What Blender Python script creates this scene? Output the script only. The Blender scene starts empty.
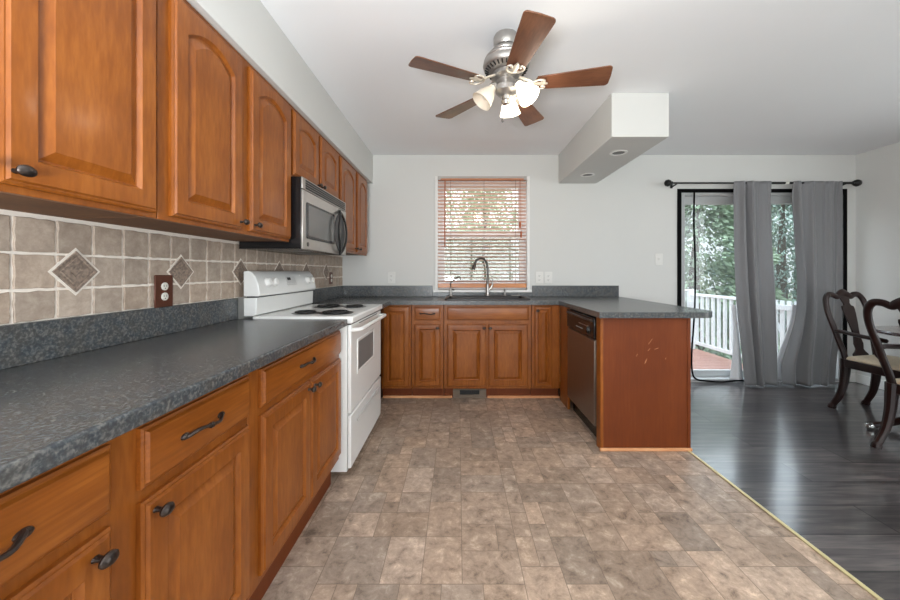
import bpy, bmesh, math, random
from mathutils import Vector, Matrix
random.seed(7)
S = bpy.context.scene
COL = S.collection
PI = math.pi
R = math.radians

# ------------------------------------------------------------------ camera, sky, light, exposure
cam_d = bpy.data.cameras.new('camera')
cam = bpy.data.objects.new('camera', cam_d); COL.objects.link(cam)
cam.location = (0, 0, 1.175); cam.rotation_euler = (R(90), 0, 0)
cam_d.sensor_width = 36; cam_d.lens = 36 * 350 / 900
cam_d.shift_x = -8 / 900; cam_d.shift_y = -28 / 900
cam_d.clip_start = 0.05; cam_d.clip_end = 200
S.camera = cam

world = bpy.data.worlds.new('sky'); S.world = world; world.use_nodes = True
wn = world.node_tree.nodes; bg = wn['Background']
bg.inputs[1].default_value = 1.0
# overcast sky, brightest overhead
_n = world.node_tree; _tc = wn.new('ShaderNodeTexCoord'); _sx = wn.new('ShaderNodeSeparateXYZ'); _cr = wn.new('ShaderNodeValToRGB')
_n.links.new(_tc.outputs['Generated'], _sx.inputs[0]); _n.links.new(_sx.outputs['Z'], _cr.inputs['Fac']); _n.links.new(_cr.outputs['Color'], bg.inputs[0])
_e = _cr.color_ramp.elements; _e[0].position = 0.0; _e[0].color = (1.3, 1.45, 1.55, 1); _e[1].position = 0.75; _e[1].color = (4.2, 4.9, 5.4, 1)
_k = _e.new(0.2); _k.color = (1.7, 1.95, 2.1, 1); _k = _e.new(0.36); _k.color = (3.4, 3.95, 4.3, 1)

def area(name, loc, rot, sx, sy, power, color=(1, 1, 1)):
    d = bpy.data.lights.new(name, 'AREA'); d.shape = 'RECTANGLE'; d.size = sx; d.size_y = sy
    d.energy = power; d.color = color
    o = bpy.data.objects.new(name, d); COL.objects.link(o); o.location = loc; o.rotation_euler = rot
    return o
# added fill lamps at unseen windows behind the camera and on the dining side
area('fill_lamp_rear', (1.0, -3.1, 1.35), (R(98), 0, 0), 3.6, 1.9, 72, (1.0, 1.0, 1.0))
area('fill_lamp_side', (4.38, 0.9, 1.35), (R(90), 0, R(90)), 2.2, 1.9, 34, (0.93, 0.97, 1.0))
# the photographer's lamp, standing behind the camera and bounced off the ceiling
area('bounce_lamp', (-0.3, -0.7, 1.0), (R(180 - 14), 0, R(-8)), 0.5, 0.5, 98, (0.92, 0.97, 1.0))

S.view_settings.view_transform = 'Standard'; S.view_settings.look = 'None'
S.view_settings.exposure = 0.13; S.view_settings.gamma = 1.0; S.view_settings.use_curve_mapping = False
try:
    S.cycles.use_denoising = True; S.cycles.max_bounces = 10; S.cycles.diffuse_bounces = 6
    S.cycles.transparent_max_bounces = 24; S.cycles.sample_clamp_indirect = 6
    S.cycles.caustics_reflective = False; S.cycles.caustics_refractive = False
except Exception:
    pass

# ------------------------------------------------------------------ materials
def srgb(r, g, b):
    f = lambda c: (c / 255 / 12.92) if c / 255 <= 0.04045 else ((c / 255 + 0.055) / 1.055) ** 2.4
    return (f(r), f(g), f(b), 1)

def newmat(name):
    m = bpy.data.materials.new(name); m.use_nodes = True
    return m, m.node_tree.nodes, m.node_tree.links, m.node_tree.nodes['Principled BSDF']

def plain(name, c, rough=0.5, metal=0.0, emit=0, spec=0.5, noise=0.06, nscale=18, bump=0.0, coat=0.0, bscale=None):
    m, n, l, p = newmat(name)
    p.inputs['Roughness'].default_value = rough; p.inputs['Metallic'].default_value = metal
    p.inputs['Specular IOR Level'].default_value = spec
    p.inputs['Coat Weight'].default_value = coat
    tc = n.new('ShaderNodeTexCoord')
    nz = n.new('ShaderNodeTexNoise'); nz.inputs['Scale'].default_value = nscale; nz.inputs['Detail'].default_value = 4
    l.new(tc.outputs['Object'], nz.inputs['Vector'])
    cr = n.new('ShaderNodeValToRGB')
    lo = [max(0, x * (1 - noise)) for x in c[:3]] + [1]; hi = [x * (1 + noise) for x in c[:3]] + [1]
    cr.color_ramp.elements[0].color = lo; cr.color_ramp.elements[1].color = hi
    cr.color_ramp.elements[0].position = 0.3; cr.color_ramp.elements[1].position = 0.7
    l.new(nz.outputs['Fac'], cr.inputs['Fac']); l.new(cr.outputs['Color'], p.inputs['Base Color'])
    if bump:
        b = n.new('ShaderNodeBump'); b.inputs['Strength'].default_value = bump; b.inputs['Distance'].default_value = 0.002
        if bscale:
            n2 = n.new('ShaderNodeTexNoise'); n2.inputs['Scale'].default_value = bscale
            l.new(tc.outputs['Object'], n2.inputs['Vector']); l.new(n2.outputs['Fac'], b.inputs['Height'])
        else:
            l.new(nz.outputs['Fac'], b.inputs['Height'])
        l.new(b.outputs['Normal'], p.inputs['Normal'])
    if emit:
        p.inputs['Emission Color'].default_value = c; p.inputs['Emission Strength'].default_value = emit
    return m

def wood(name, c1, c2, c3, rough=0.36, scale=(9, 9, 1.6), coat=0.14, fine=1.0):
    m, n, l, p = newmat(name)
    p.inputs['Roughness'].default_value = rough; p.inputs['Coat Weight'].default_value = coat
    p.inputs['Coat Roughness'].default_value = 0.14; p.inputs['Specular IOR Level'].default_value = 0.3
    tc = n.new('ShaderNodeTexCoord'); mp = n.new('ShaderNodeMapping'); mp.inputs['Scale'].default_value = scale
    l.new(tc.outputs['Object'], mp.inputs['Vector'])
    a = n.new('ShaderNodeTexNoise'); a.inputs['Scale'].default_value = 1.0; a.inputs['Detail'].default_value = 5; a.inputs['Distortion'].default_value = 0.3
    b = n.new('ShaderNodeTexNoise'); b.inputs['Scale'].default_value = 9.0 * fine; b.inputs['Detail'].default_value = 3
    g = n.new('ShaderNodeTexNoise'); g.inputs['Scale'].default_value = 3.0; g.inputs['Detail'].default_value = 2
    l.new(mp.outputs['Vector'], a.inputs['Vector']); l.new(mp.outputs['Vector'], b.inputs['Vector']); l.new(tc.outputs['Object'], g.inputs['Vector'])
    m1 = n.new('ShaderNodeMath'); m1.operation = 'MULTIPLY_ADD'; m1.inputs[1].default_value = 0.3
    l.new(b.outputs['Fac'], m1.inputs[0])
    m2 = n.new('ShaderNodeMath'); m2.operation = 'MULTIPLY_ADD'; m2.inputs[1].default_value = 0.4
    l.new(g.outputs['Fac'], m2.inputs[0])
    m3 = n.new('ShaderNodeMath'); m3.operation = 'MULTIPLY'; m3.inputs[1].default_value = 0.3
    l.new(a.outputs['Fac'], m3.inputs[0]); l.new(m3.outputs[0], m2.inputs[2]); l.new(m2.outputs[0], m1.inputs[2])
    cr = n.new('ShaderNodeValToRGB'); e = cr.color_ramp.elements
    e[0].position = 0.33; e[0].color = c1; e[1].position = 0.66; e[1].color = c3
    k = e.new(0.5); k.color = c2
    l.new(m1.outputs[0], cr.inputs['Fac']); l.new(cr.outputs['Color'], p.inputs['Base Color'])
    bp = n.new('ShaderNodeBump'); bp.inputs['Strength'].default_value = 0.03; bp.inputs['Distance'].default_value = 0.0005
    l.new(b.outputs['Fac'], bp.inputs['Height']); l.new(bp.outputs['Normal'], p.inputs['Normal'])
    return m

WV = wood('cherry_wood', srgb(110, 56, 15), srgb(136, 75, 24), srgb(162, 96, 38))
WH = wood('cherry_wood_horizontal', srgb(110, 56, 15), srgb(136, 75, 24), srgb(162, 96, 38), scale=(1.2, 14, 14))
WPANEL = wood('cherry_veneer', srgb(98, 44, 12), srgb(107, 49, 14), srgb(118, 57, 19), scale=(9, 9, 0.7), coat=0.0, rough=0.5)
WDARK = wood('cabinet_underside', srgb(96, 62, 38), srgb(112, 74, 44), srgb(130, 88, 54), rough=0.6, coat=0)
SHOE = wood('pine_trim', srgb(196, 136, 92), srgb(210, 152, 108), srgb(224, 170, 124), scale=(3, 3, 3), rough=0.5, coat=0)
MAHOG = wood('mahogany', srgb(24, 12, 10), srgb(32, 15, 12), srgb(44, 21, 16), rough=0.36, coat=0.05)
TABLEW = wood('table_mahogany', srgb(48, 22, 18), srgb(60, 28, 22), srgb(74, 36, 28), rough=0.18, coat=0.5, scale=(2, 14, 14))
BLADE = wood('fan_blade_walnut', srgb(80, 50, 36), srgb(100, 64, 46), srgb(124, 82, 58), rough=0.35, scale=(3, 18, 18))
RAILW = wood('blind_rail', srgb(182, 118, 84), srgb(196, 132, 96), srgb(208, 146, 110), rough=0.4, scale=(2, 14, 14), coat=0.1)
BLINDW = wood('blind_wood', srgb(222, 184, 168), srgb(230, 196, 180), srgb(236, 206, 192), rough=0.45, scale=(2, 14, 14), coat=0.1)

WALL = plain('wall_paint', srgb(213, 213, 210), 0.85, noise=0.012, nscale=1.6, bump=0.08, bscale=220)
CEIL = plain('ceiling_paint', srgb(238, 239, 241), 0.9, noise=0.01, nscale=1.2, bump=0.05, bscale=160)
SOFF = plain('soffit_paint', srgb(208, 208, 205), 0.85, noise=0.01, nscale=2)
TRIM = plain('white_trim', srgb(232, 231, 228), 0.45, noise=0.01)
VINYLW = plain('white_vinyl', srgb(225, 226, 226), 0.4, noise=0.01)
APPW = plain('appliance_enamel', srgb(232, 233, 231), 0.22, noise=0.005, coat=0.3)
APPW2 = plain('appliance_grey', srgb(196, 197, 196), 0.3, noise=0.005)  # plain grey for drawer grip, dial rings, clock panel and buttons
BLACK = plain('black_enamel', srgb(16, 16, 18), 0.25, noise=0.02)
COIL = plain('burner_coil', srgb(28, 27, 27), 0.5, noise=0.1)
PAN = plain('drip_pan', srgb(30, 30, 31), 0.3, metal=0.6)
IRON = plain('dark_bronze', srgb(78, 70, 66), 0.28, metal=0.85, noise=0.2, nscale=40)
ROD = plain('black_rod', srgb(18, 17, 17), 0.4, metal=0.3)
NICKEL = plain('brushed_nickel', srgb(176, 172, 168), 0.34, metal=0.85, noise=0.05)
NICKELD = plain('dark_nickel', srgb(95, 92, 89), 0.35, metal=0.9)
SCROLL = plain('pale_nickel', srgb(205, 196, 182), 0.35, metal=0.4)
STEEL = plain('stainless_steel', srgb(186, 182, 177), 0.3, metal=0.85, noise=0.03, nscale=30)
STEELD = plain('dark_stainless', srgb(146, 134, 126), 0.36, metal=0.9, noise=0.03)
DGLASS = plain('dark_glass', srgb(112, 114, 114), 0.35, spec=0.4, noise=0.02)
MWGLASS = plain('microwave_glass', srgb(92, 92, 90), 0.15, spec=0.7, noise=0.03)
MWPANEL = plain('microwave_keypad', srgb(66, 66, 68), 0.35)
SINKM = plain('black_composite', srgb(24, 24, 26), 0.35, noise=0.1, nscale=120)
PLATEB = plain('brown_plate', srgb(92, 50, 34), 0.35, metal=0.35, noise=0.12)
PLATEW = plain('painted_plate', srgb(226, 225, 221), 0.6, noise=0.0)
SOCK = plain('socket_ivory', srgb(228, 226, 216), 0.4, noise=0.0)
SLOT = plain('slot_black', srgb(20, 20, 20), 0.5, noise=0)
REG = plain('register_brown', srgb(112, 98, 84), 0.5, noise=0.08)
BRASS = plain('brass_strip', srgb(222, 210, 160), 0.35, metal=0.3, noise=0.06, nscale=30)
SEATF = plain('seat_fabric', srgb(206, 192, 168), 0.85, noise=0.08, nscale=60, bump=0.2)
TAPE = plain('black_tape', srgb(8, 8, 9), 0.8, spec=0.1)
WHITEP = plain('white_rail_paint', srgb(236, 238, 240), 0.5, noise=0.01)
BOARD = wood('deck_board', srgb(150, 108, 96), srgb(168, 124, 110), srgb(182, 138, 122), rough=0.6, scale=(1.5, 10, 10), coat=0)
BARK = plain('bark', srgb(92, 80, 68), 0.9, noise=0.3, nscale=12)
GRASS = plain('grass', srgb(112, 114, 98), 0.95, noise=0.3, nscale=3)
LIT = plain('lit_frosted_glass', srgb(255, 244, 222), 0.5, emit=4.5, noise=0)
FROST = plain('frosted_glass', srgb(226, 214, 196), 0.4, noise=0.02)
SILVERCAP = plain('polished_cap', srgb(225, 225, 222), 0.15, metal=0.9)
TASSEL = plain('cord_brown', srgb(120, 76, 52), 0.6)

def leafmat(name, a, b):
    m = plain(name, a, 0.7, noise=0.35, nscale=2.5)
    m.node_tree.nodes['Principled BSDF'].inputs['Subsurface Weight'].default_value = 0
    return m
LEAF1 = leafmat('conifer_leaf', srgb(140, 160, 132), None)
LEAF2 = leafmat('maple_leaf', srgb(168, 178, 146), None)
LEAF3 = leafmat('blue_spruce_leaf', srgb(146, 166, 154), None)

def counter_mat():
    m, n, l, p = newmat('speckled_laminate')
    p.inputs['Roughness'].default_value = 0.26
    tc = n.new('ShaderNodeTexCoord')
    a = n.new('ShaderNodeTexNoise'); a.inputs['Scale'].default_value = 130; a.inputs['Detail'].default_value = 8; a.inputs['Distortion'].default_value = 0.25
    b = n.new('ShaderNodeTexNoise'); b.inputs['Scale'].default_value = 30; b.inputs['Detail'].default_value = 5; b.inputs['Distortion'].default_value = 0.4
    v = n.new('ShaderNodeTexVoronoi'); v.inputs['Scale'].default_value = 110
    for t in (a, b, v): l.new(tc.outputs['Object'], t.inputs['Vector'])
    cr = n.new('ShaderNodeValToRGB'); e = cr.color_ramp.elements
    e[0].position = 0.38; e[0].color = srgb(58, 61, 64); e[1].position = 0.68; e[1].color = srgb(126, 126, 122)
    k = e.new(0.5); k.color = srgb(74, 78, 80)
    l.new(a.outputs['Fac'], cr.inputs['Fac'])
    cr2 = n.new('ShaderNodeValToRGB'); e = cr2.color_ramp.elements
    e[0].position = 0.4; e[0].color = srgb(70, 78, 84); e[1].position = 0.62; e[1].color = srgb(94, 90, 84)
    l.new(b.outputs['Fac'], cr2.inputs['Fac'])
    mx = n.new('ShaderNodeMix'); mx.data_type = 'RGBA'; mx.inputs[0].default_value = 0.38
    l.new(cr.outputs['Color'], mx.inputs[6]); l.new(cr2.outputs['Color'], mx.inputs[7])
    cr3 = n.new('ShaderNodeValToRGB'); e = cr3.color_ramp.elements
    e[0].position = 0.0; e[0].color = (1.25, 1.22, 1.15, 1); e[1].position = 0.3; e[1].color = (0.86, 0.86, 0.88, 1)
    l.new(v.outputs['Distance'], cr3.inputs['Fac'])
    mu = n.new('ShaderNodeMix'); mu.data_type = 'RGBA'; mu.blend_type = 'MULTIPLY'; mu.inputs[0].default_value = 0.6
    l.new(mx.outputs[2], mu.inputs[6]); l.new(cr3.outputs['Color'], mu.inputs[7])
    l.new(mu.outputs[2], p.inputs['Base Color'])
    return m
COUNTER = counter_mat()

def tinted(name, rough, scale, ramp, bump=0.1, dist=1.0, gain=1.0):
    """noise-mottled surface multiplied by each tile's own tint"""
    m, n, l, p = newmat(name); p.inputs['Roughness'].default_value = rough
    tc = n.new('ShaderNodeTexCoord'); a = n.new('ShaderNodeTexNoise')
    a.inputs['Scale'].default_value = scale; a.inputs['Detail'].default_value = 12; a.inputs['Roughness'].default_value = 0.74; a.inputs['Distortion'].default_value = dist
    at = n.new('ShaderNodeAttribute'); at.attribute_name = 'tint'
    ad = n.new('ShaderNodeVectorMath'); ad.operation = 'MULTIPLY_ADD'; ad.inputs[1].default_value = (7, 7, 7)
    l.new(at.outputs['Color'], ad.inputs[0]); l.new(tc.outputs['Object'], ad.inputs[2]); l.new(ad.outputs[0], a.inputs['Vector'])
    cr = n.new('ShaderNodeValToRGB'); e = cr.color_ramp.elements
    e[0].position, e[0].color = ramp[0]; e[1].position, e[1].color = ramp[-1]
    for q in ramp[1:-1]:
        k = e.new(q[0]); k.color = q[1]
    l.new(a.outputs['Fac'], cr.inputs['Fac'])
    mu = n.new('ShaderNodeMix'); mu.data_type = 'RGBA'; mu.blend_type = 'MULTIPLY'; mu.inputs[0].default_value = 1
    l.new(cr.outputs['Color'], mu.inputs[6]); l.new(at.outputs['Color'], mu.inputs[7]); l.new(mu.outputs[2], p.inputs['Base Color'])
    b = n.new('ShaderNodeBump'); b.inputs['Strength'].default_value = bump; b.inputs['Distance'].default_value = 0.002
    l.new(a.outputs['Fac'], b.inputs['Height']); l.new(b.outputs['Normal'], p.inputs['Normal'])
    return m
VINYL = tinted('vinyl_stone', 0.4, 17, [(0.32, srgb(112, 97, 85)), (0.45, srgb(164, 145, 129)), (0.56, srgb(184, 164, 147)), (0.68, srgb(220, 204, 186))], bump=0.2, dist=0.35)
VGROUT = plain('vinyl_grout', srgb(132, 116, 102), 0.7, noise=0.1)
TILE = tinted('tumbled_tile', 0.55, 20, [(0.3, srgb(150, 133, 118)), (0.5, srgb(176, 158, 142)), (0.7, srgb(198, 182, 166))], bump=0.3, dist=0.2)
GROUT = plain('tile_grout', srgb(234, 225, 214), 0.9, noise=0.04, nscale=40)
ACCENT = plain('accent_tile', srgb(138, 121, 108), 0.5, noise=0.5, nscale=95, bump=0.8)

def plank_mat():
    m, n, l, p = newmat('grey_plank')
    tc = n.new('ShaderNodeTexCoord'); br = n.new('ShaderNodeTexBrick')
    br.offset = 0.37; br.inputs['Scale'].default_value = 1.0; br.inputs['Brick Width'].default_value = 1.22; br.inputs['Row Height'].default_value = 0.196
    br.inputs['Mortar Size'].default_value = 0.0045; br.inputs['Mortar Smooth'].default_value = 0.3; br.inputs['Bias'].default_value = 0
    br.inputs['Color1'].default_value = (0.5, 0.48, 0.48, 1); br.inputs['Color2'].default_value = (1.5, 1.45, 1.42, 1); br.inputs['Mortar'].default_value = (0.08, 0.08, 0.08, 1)
    l.new(tc.outputs['Object'], br.inputs['Vector'])
    mp = n.new('ShaderNodeMapping'); mp.inputs['Scale'].default_value = (1.3, 16, 1)
    l.new(tc.outputs['Object'], mp.inputs['Vector'])
    a = n.new('ShaderNodeTexNoise'); a.inputs['Scale'].default_value = 2.2; a.inputs['Detail'].default_value = 7; a.inputs['Distortion'].default_value = 0.8
    l.new(mp.outputs['Vector'], a.inputs['Vector'])
    cr = n.new('ShaderNodeValToRGB'); e = cr.color_ramp.elements
    e[0].position = 0.3; e[0].color = srgb(44, 41, 42); e[1].position = 0.72; e[1].color = srgb(102, 95, 93)
    k = e.new(0.5); k.color = srgb(70, 66, 67)
    l.new(a.outputs['Fac'], cr.inputs['Fac'])
    mu = n.new('ShaderNodeMix'); mu.data_type = 'RGBA'; mu.blend_type = 'MULTIPLY'; mu.inputs[0].default_value = 1
    l.new(cr.outputs['Color'], mu.inputs[6]); l.new(br.outputs['Color'], mu.inputs[7]); l.new(mu.outputs[2], p.inputs['Base Color'])
    p.inputs['Roughness'].default_value = 0.3; p.inputs['Coat Weight'].default_value = 1.0; p.inputs['Coat Roughness'].default_value = 0.15; p.inputs['Coat IOR'].default_value = 1.9
    b = n.new('ShaderNodeBump'); b.inputs['Strength'].default_value = 0.08; b.inputs['Distance'].default_value = 0.002
    l.new(a.outputs['Fac'], b.inputs['Height']); l.new(b.outputs['Normal'], p.inputs['Normal'])
    return m
PLANK = plank_mat()

def cloth_mat():
    m, n, l, p = newmat('grey_curtain_cloth'); p.inputs['Roughness'].default_value = 0.6
    p.inputs['Sheen Weight'].default_value = 0.25
    tc = n.new('ShaderNodeTexCoord'); w = n.new('ShaderNodeTexWave'); w.inputs['Scale'].default_value = 260; w.bands_direction = 'Z'
    l.new(tc.outputs['Object'], w.inputs['Vector'])
    cr = n.new('ShaderNodeValToRGB'); cr.color_ramp.elements[0].color = srgb(112, 112, 114); cr.color_ramp.elements[1].color = srgb(128, 128, 131)
    l.new(w.outputs['Fac'], cr.inputs['Fac']); l.new(cr.outputs['Color'], p.inputs['Base Color'])
    return m
CLOTH = cloth_mat()
LINING = plain('white_lining', srgb(225, 228, 232), 0.8, noise=0.02)

def see_through(name, col, fac, gloss_rough=0.02, mesh=False):
    m = bpy.data.materials.new(name); m.use_nodes = True; n = m.node_tree.nodes; l = m.node_tree.links; n.clear()
    o = n.new('ShaderNodeOutputMaterial'); t = n.new('ShaderNodeBsdfTransparent'); x = n.new('ShaderNodeMixShader')
    if mesh:
        g = n.new('ShaderNodeBsdfDiffuse')
    else:
        g = n.new('ShaderNodeBsdfGlossy'); g.inputs['Roughness'].default_value = gloss_rough
    g.inputs['Color'].default_value = col
    x.inputs[0].default_value = fac
    l.new(t.outputs[0], x.inputs[1]); l.new(g.outputs[0], x.inputs[2]); l.new(x.outputs[0], o.inputs[0])
    return m
GLASS = see_through('window_glass', (1, 1, 1, 1), 0.06)
MESHM = see_through('insect_mesh', srgb(130, 133, 134), 0.36, mesh=True)
SCREENW = see_through('window_screen', srgb(120, 124, 120), 0.35, mesh=True)

# ------------------------------------------------------------------ mesh helpers
class MB:
    def __init__(s): s.v = []; s.f = []; s.t = []; s.m = []
    def add(s, vs, fs, tint=None, mi=0):
        o = len(s.v); s.v += [tuple(p) for p in vs]
        for f in fs:
            s.f.append([i + o for i in f]); s.t.append(tint); s.m.append(mi)
        return s
    def box(s, x0, x1, y0, y1, z0, z1, tint=None, mi=0):
        v = [(x, y, z) for z in (z0, z1) for y in (y0, y1) for x in (x0, x1)]
        return s.add(v, [(0, 2, 3, 1), (4, 5, 7, 6), (0, 1, 5, 4), (2, 6, 7, 3), (0, 4, 6, 2), (1, 3, 7, 5)], tint, mi)
    def loops(s, ls, cap0=True, cap1=True, tint=None, mi=0):
        n = len(ls[0]); v = [p for l in ls for p in l]; f = []
        for k in range(len(ls) - 1):
            for i in range(n):
                j = (i + 1) % n
                f.append((k * n + i, k * n + j, (k + 1) * n + j, (k + 1) * n + i))
        if cap0: f.append(tuple(range(n))[::-1])
        if cap1: f.append(tuple((len(ls) - 1) * n + i for i in range(n)))
        return s.add(v, f, tint, mi)
    def prism(s, pts, fn, a, b, tint=None, mi=0):
        return s.loops([[fn(u, v, a) for u, v in pts], [fn(u, v, b) for u, v in pts]], tint=tint, mi=mi)
    def tube(s, path, rad, n=10, flat=None, caps=True, mi=0):
        P = [Vector(p) for p in path]; k = len(P)
        rs = rad if isinstance(rad, (list, tuple)) else [rad] * k
        T = []
        for i in range(k):
            d = P[min(i + 1, k - 1)] - P[max(i - 1, 0)]; T.append(d.normalized())
        up = Vector((0, 0, 1)) if abs(T[0].z) < 0.9 else Vector((0, 1, 0))
        if flat: up = Vector(flat)
        N = (up - T[0] * up.dot(T[0])).normalized(); ls = []
        for i in range(k):
            if flat: N = (Vector(flat) - T[i] * Vector(flat).dot(T[i])).normalized()
            else: N = (N - T[i] * N.dot(T[i])).normalized()
            B = T[i].cross(N); r = rs[i]; ra, rb = r if isinstance(r, tuple) else (r, r)
            ls.append([P[i] + N * (ra * math.cos(2 * PI * j / n)) + B * (rb * math.sin(2 * PI * j / n)) for j in range(n)])
        return s.loops(ls, caps, caps, mi=mi)
    def lathe(s, prof, o=(0, 0, 0), ax=(0, 0, 1), n=24, sc=(1, 1), ref=None, caps=True, mi=0):
        ax = Vector(ax).normalized(); o = Vector(o)
        r = Vector(ref) if ref else (Vector((1, 0, 0)) if abs(ax.x) < 0.9 else Vector((0, 1, 0)))
        u = (r - ax * r.dot(ax)).normalized(); w = ax.cross(u)
        ls = [[o + ax * h + u * (max(q, 1e-4) * sc[0] * math.cos(2 * PI * j / n)) + w * (max(q, 1e-4) * sc[1] * math.sin(2 * PI * j / n)) for j in range(n)] for q, h in prof]
        return s.loops(ls, caps, caps, mi=mi)
    def build(s, name, mat, parent=None, bev=0, seg=2, sharp=35, smooth=True, loc=None, solid=0, sub=0):
        me = bpy.data.meshes.new(name); me.from_pydata(s.v, [], s.f); me.validate(verbose=False)
        bm = bmesh.new(); bm.from_mesh(me); bmesh.ops.recalc_face_normals(bm, faces=bm.faces)
        bm.to_mesh(me); bm.free()
        mats = mat if isinstance(mat, (list, tuple)) else [mat]
        for q in mats: me.materials.append(q)
        if len(me.polygons) == len(s.m):
            for p, mi in zip(me.polygons, s.m): p.material_index = mi
        if any(t is not None for t in s.t) and len(me.polygons) == len(s.t):
            ca = me.color_attributes.new('tint', 'FLOAT_COLOR', 'CORNER')
            for p, t in zip(me.polygons, s.t):
                c = t or (1, 1, 1)
                for li in p.loop_indices: ca.data[li].color = (c[0], c[1], c[2], 1)
        if smooth:
            me.polygons.foreach_set('use_smooth', [True] * len(me.polygons))
            try: me.set_sharp_from_angle(angle=R(sharp))
            except Exception: pass
        o = bpy.data.objects.new(name, me); COL.objects.link(o)
        if parent: o.parent = parent
        if loc: o.location = loc
        if solid:
            q = o.modifiers.new('thickness', 'SOLIDIFY'); q.thickness = solid; q.offset = 0
        if sub:
            q = o.modifiers.new('smooth', 'SUBSURF'); q.levels = sub; q.render_levels = sub
        if bev:
            q = o.modifiers.new('edge', 'BEVEL'); q.width = bev; q.segments = seg; q.limit_method = 'ANGLE'; q.angle_limit = R(40)
        return o

def thing(name, label, cat, loc=(0, 0, 0), rz=0, group=None):
    o = bpy.data.objects.new(name, None); COL.objects.link(o); o.location = loc; o.rotation_euler = (0, 0, rz)
    o.empty_display_size = 0.1
    o['label'] = label; o['category'] = cat
    if group: o['group'] = group
    return o
def tag(o, label, cat, group=None, kind=None):
    o['label'] = label; o['category'] = cat
    if group: o['group'] = group
    if kind: o['kind'] = kind
    return o
def struct(o):
    o['kind'] = 'structure'; return o
def copy_tree(o, parent=None):
    c = o.copy(); COL.objects.link(c)
    if parent: c.parent = parent
    for ch in [k for k in bpy.data.objects if k.parent is o]: copy_tree(ch, c)
    return c
def catmull(pts, n=6):
    P = [Vector(p) for p in pts]; out = []
    for i in range(len(P) - 1):
        p0 = P[max(i - 1, 0)]; p1 = P[i]; p2 = P[i + 1]; p3 = P[min(i + 2, len(P) - 1)]
        for k in range(n):
            t = k / n
            out.append(0.5 * ((2 * p1) + (p2 - p0) * t + (2 * p0 - 5 * p1 + 4 * p2 - p3) * t * t + (3 * p1 - p0 - 3 * p2 + p3) * t ** 3))
    out.append(P[-1]); return out

# ------------------------------------------------------------------ room shell
XL, XR, YB, YF, ZC = -1.24, 4.25, 3.74, -3.0, 2.426
T = 0.14
XT = 1.512                                  # where vinyl meets the wooden floor
# vinyl floor: modular stone-look tiles pressed into one sheet
u = 0.0785
def vinyl_floor():
    mb = MB(); x0, x1, y0, y1 = XL, XT, YF, YB
    nx = int((x1 - x0) / u) + 1; ny = int((y1 - y0) / u) + 1
    occ = [[False] * ny for _ in range(nx)]; rnd = random.Random(11)
    mb.box(x0, x1, y0, y1, -0.05, -0.0006, (0.72, 0.72, 0.72), 1)
    sizes = [(2, 3), (3, 2), (2, 2), (1, 2), (2, 1), (1, 1), (3, 3), (1, 3)]
    wts = [6, 6, 5, 1.6, 1.6, 1, 1.5, 0.05]
    for j in range(ny):
        for i in range(nx):
            if occ[i][j]: continue
            order = sorted(range(len(sizes)), key=lambda q: -rnd.random() ** (1 / wts[q]))
            for q in order + [5]:
                w, h = sizes[q]
                if i + w <= nx and j + h <= ny and all(not occ[i + a][j + b] for a in range(w) for b in range(h)): break
            for a in range(w):
                for b in range(h): occ[i + a][j + b] = True
            g = 0.0014
            ax, bx = x0 + i * u + g, min(x0 + (i + w) * u - g, x1); ay, by = y0 + j * u + g, min(y0 + (j + h) * u - g, y1)
            if bx <= ax or by <= ay: continue
            k = rnd.choice([0.74, 0.80, 0.86, 0.90, 0.94, 1.0, 1.14]); wr = rnd.uniform(-0.02, 0.055)
            tn = (k * (1 + wr), k, k * (1 - wr))
            mb.add([(ax, ay, 0), (bx, ay, 0), (bx, by, 0), (ax, by, 0)], [(0, 1, 2, 3)], tn)
    return mb.build('floor', [VINYL, VGROUT], smooth=False)
struct(vinyl_floor())
struct(MB().box(XT, XR + T, YF, YB + 0.1, -0.05, 0.0).build('floor', PLANK, smooth=False))
struct(MB().box(XL - T, XR + T, YF - T, YB + T, ZC, ZC + 0.12).build('ceiling', CEIL))
struct(MB().box(XL - T, XL, YF - T, YB + T, -0.05, ZC).build('wall_left', WALL))
# back wall with the sink window and the sliding door cut out
WX0, WX1, WZ0, WZ1 = -0.245, 0.765, 0.985, 2.195
DX0, DX1, DZ1 = 2.385, 4.105, 2.035
b = MB()
b.box(XL, WX0, YB, YB + T, 0, ZC); b.box(WX0, WX1, YB, YB + T, 0, WZ0); b.box(WX0, WX1, YB, YB + T, WZ1, ZC)
b.box(WX1, DX0, YB, YB + T, 0, ZC); b.box(DX0, DX1, YB, YB + T, DZ1, ZC); b.box(DX1, XR, YB, YB + T, 0, ZC)
struct(b.build('wall_back', WALL, smooth=False))
b = MB()
b.box(XR, XR + T, -0.2, YB + T, 0, 0.4); b.box(XR, XR + T, -0.2, YB + T, 2.3, ZC); b.box(XR, XR + T, YF - T, -0.2, 0, ZC)
b.box(XR, XR + T, 2.0, YB + T, 0.4, 2.3)
struct(b.build('wall_right', WALL, smooth=False))
b = MB()
b.box(XL, XR, YF - T, YF, 0, 0.4); b.box(XL, XR, YF - T, YF, 2.3, ZC); b.box(XL, -0.8, YF - T, YF, 0.4, 2.3); b.box(2.8, XR, YF - T, YF, 0.4, 2.3)
struct(b.build('wall_rear', WALL, smooth=False))
# soffit over the left cabinets, bulkhead box over the peninsula
struct(MB().box(XL, -0.91, YF, YB, 2.118, ZC).build('trim_1', SOFF, bev=0.003))
bulk = struct(MB().box(1.073, 1.474, 2.444, YB, 2.119, ZC).build('trim_2', SOFF, bev=0.003))
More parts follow.
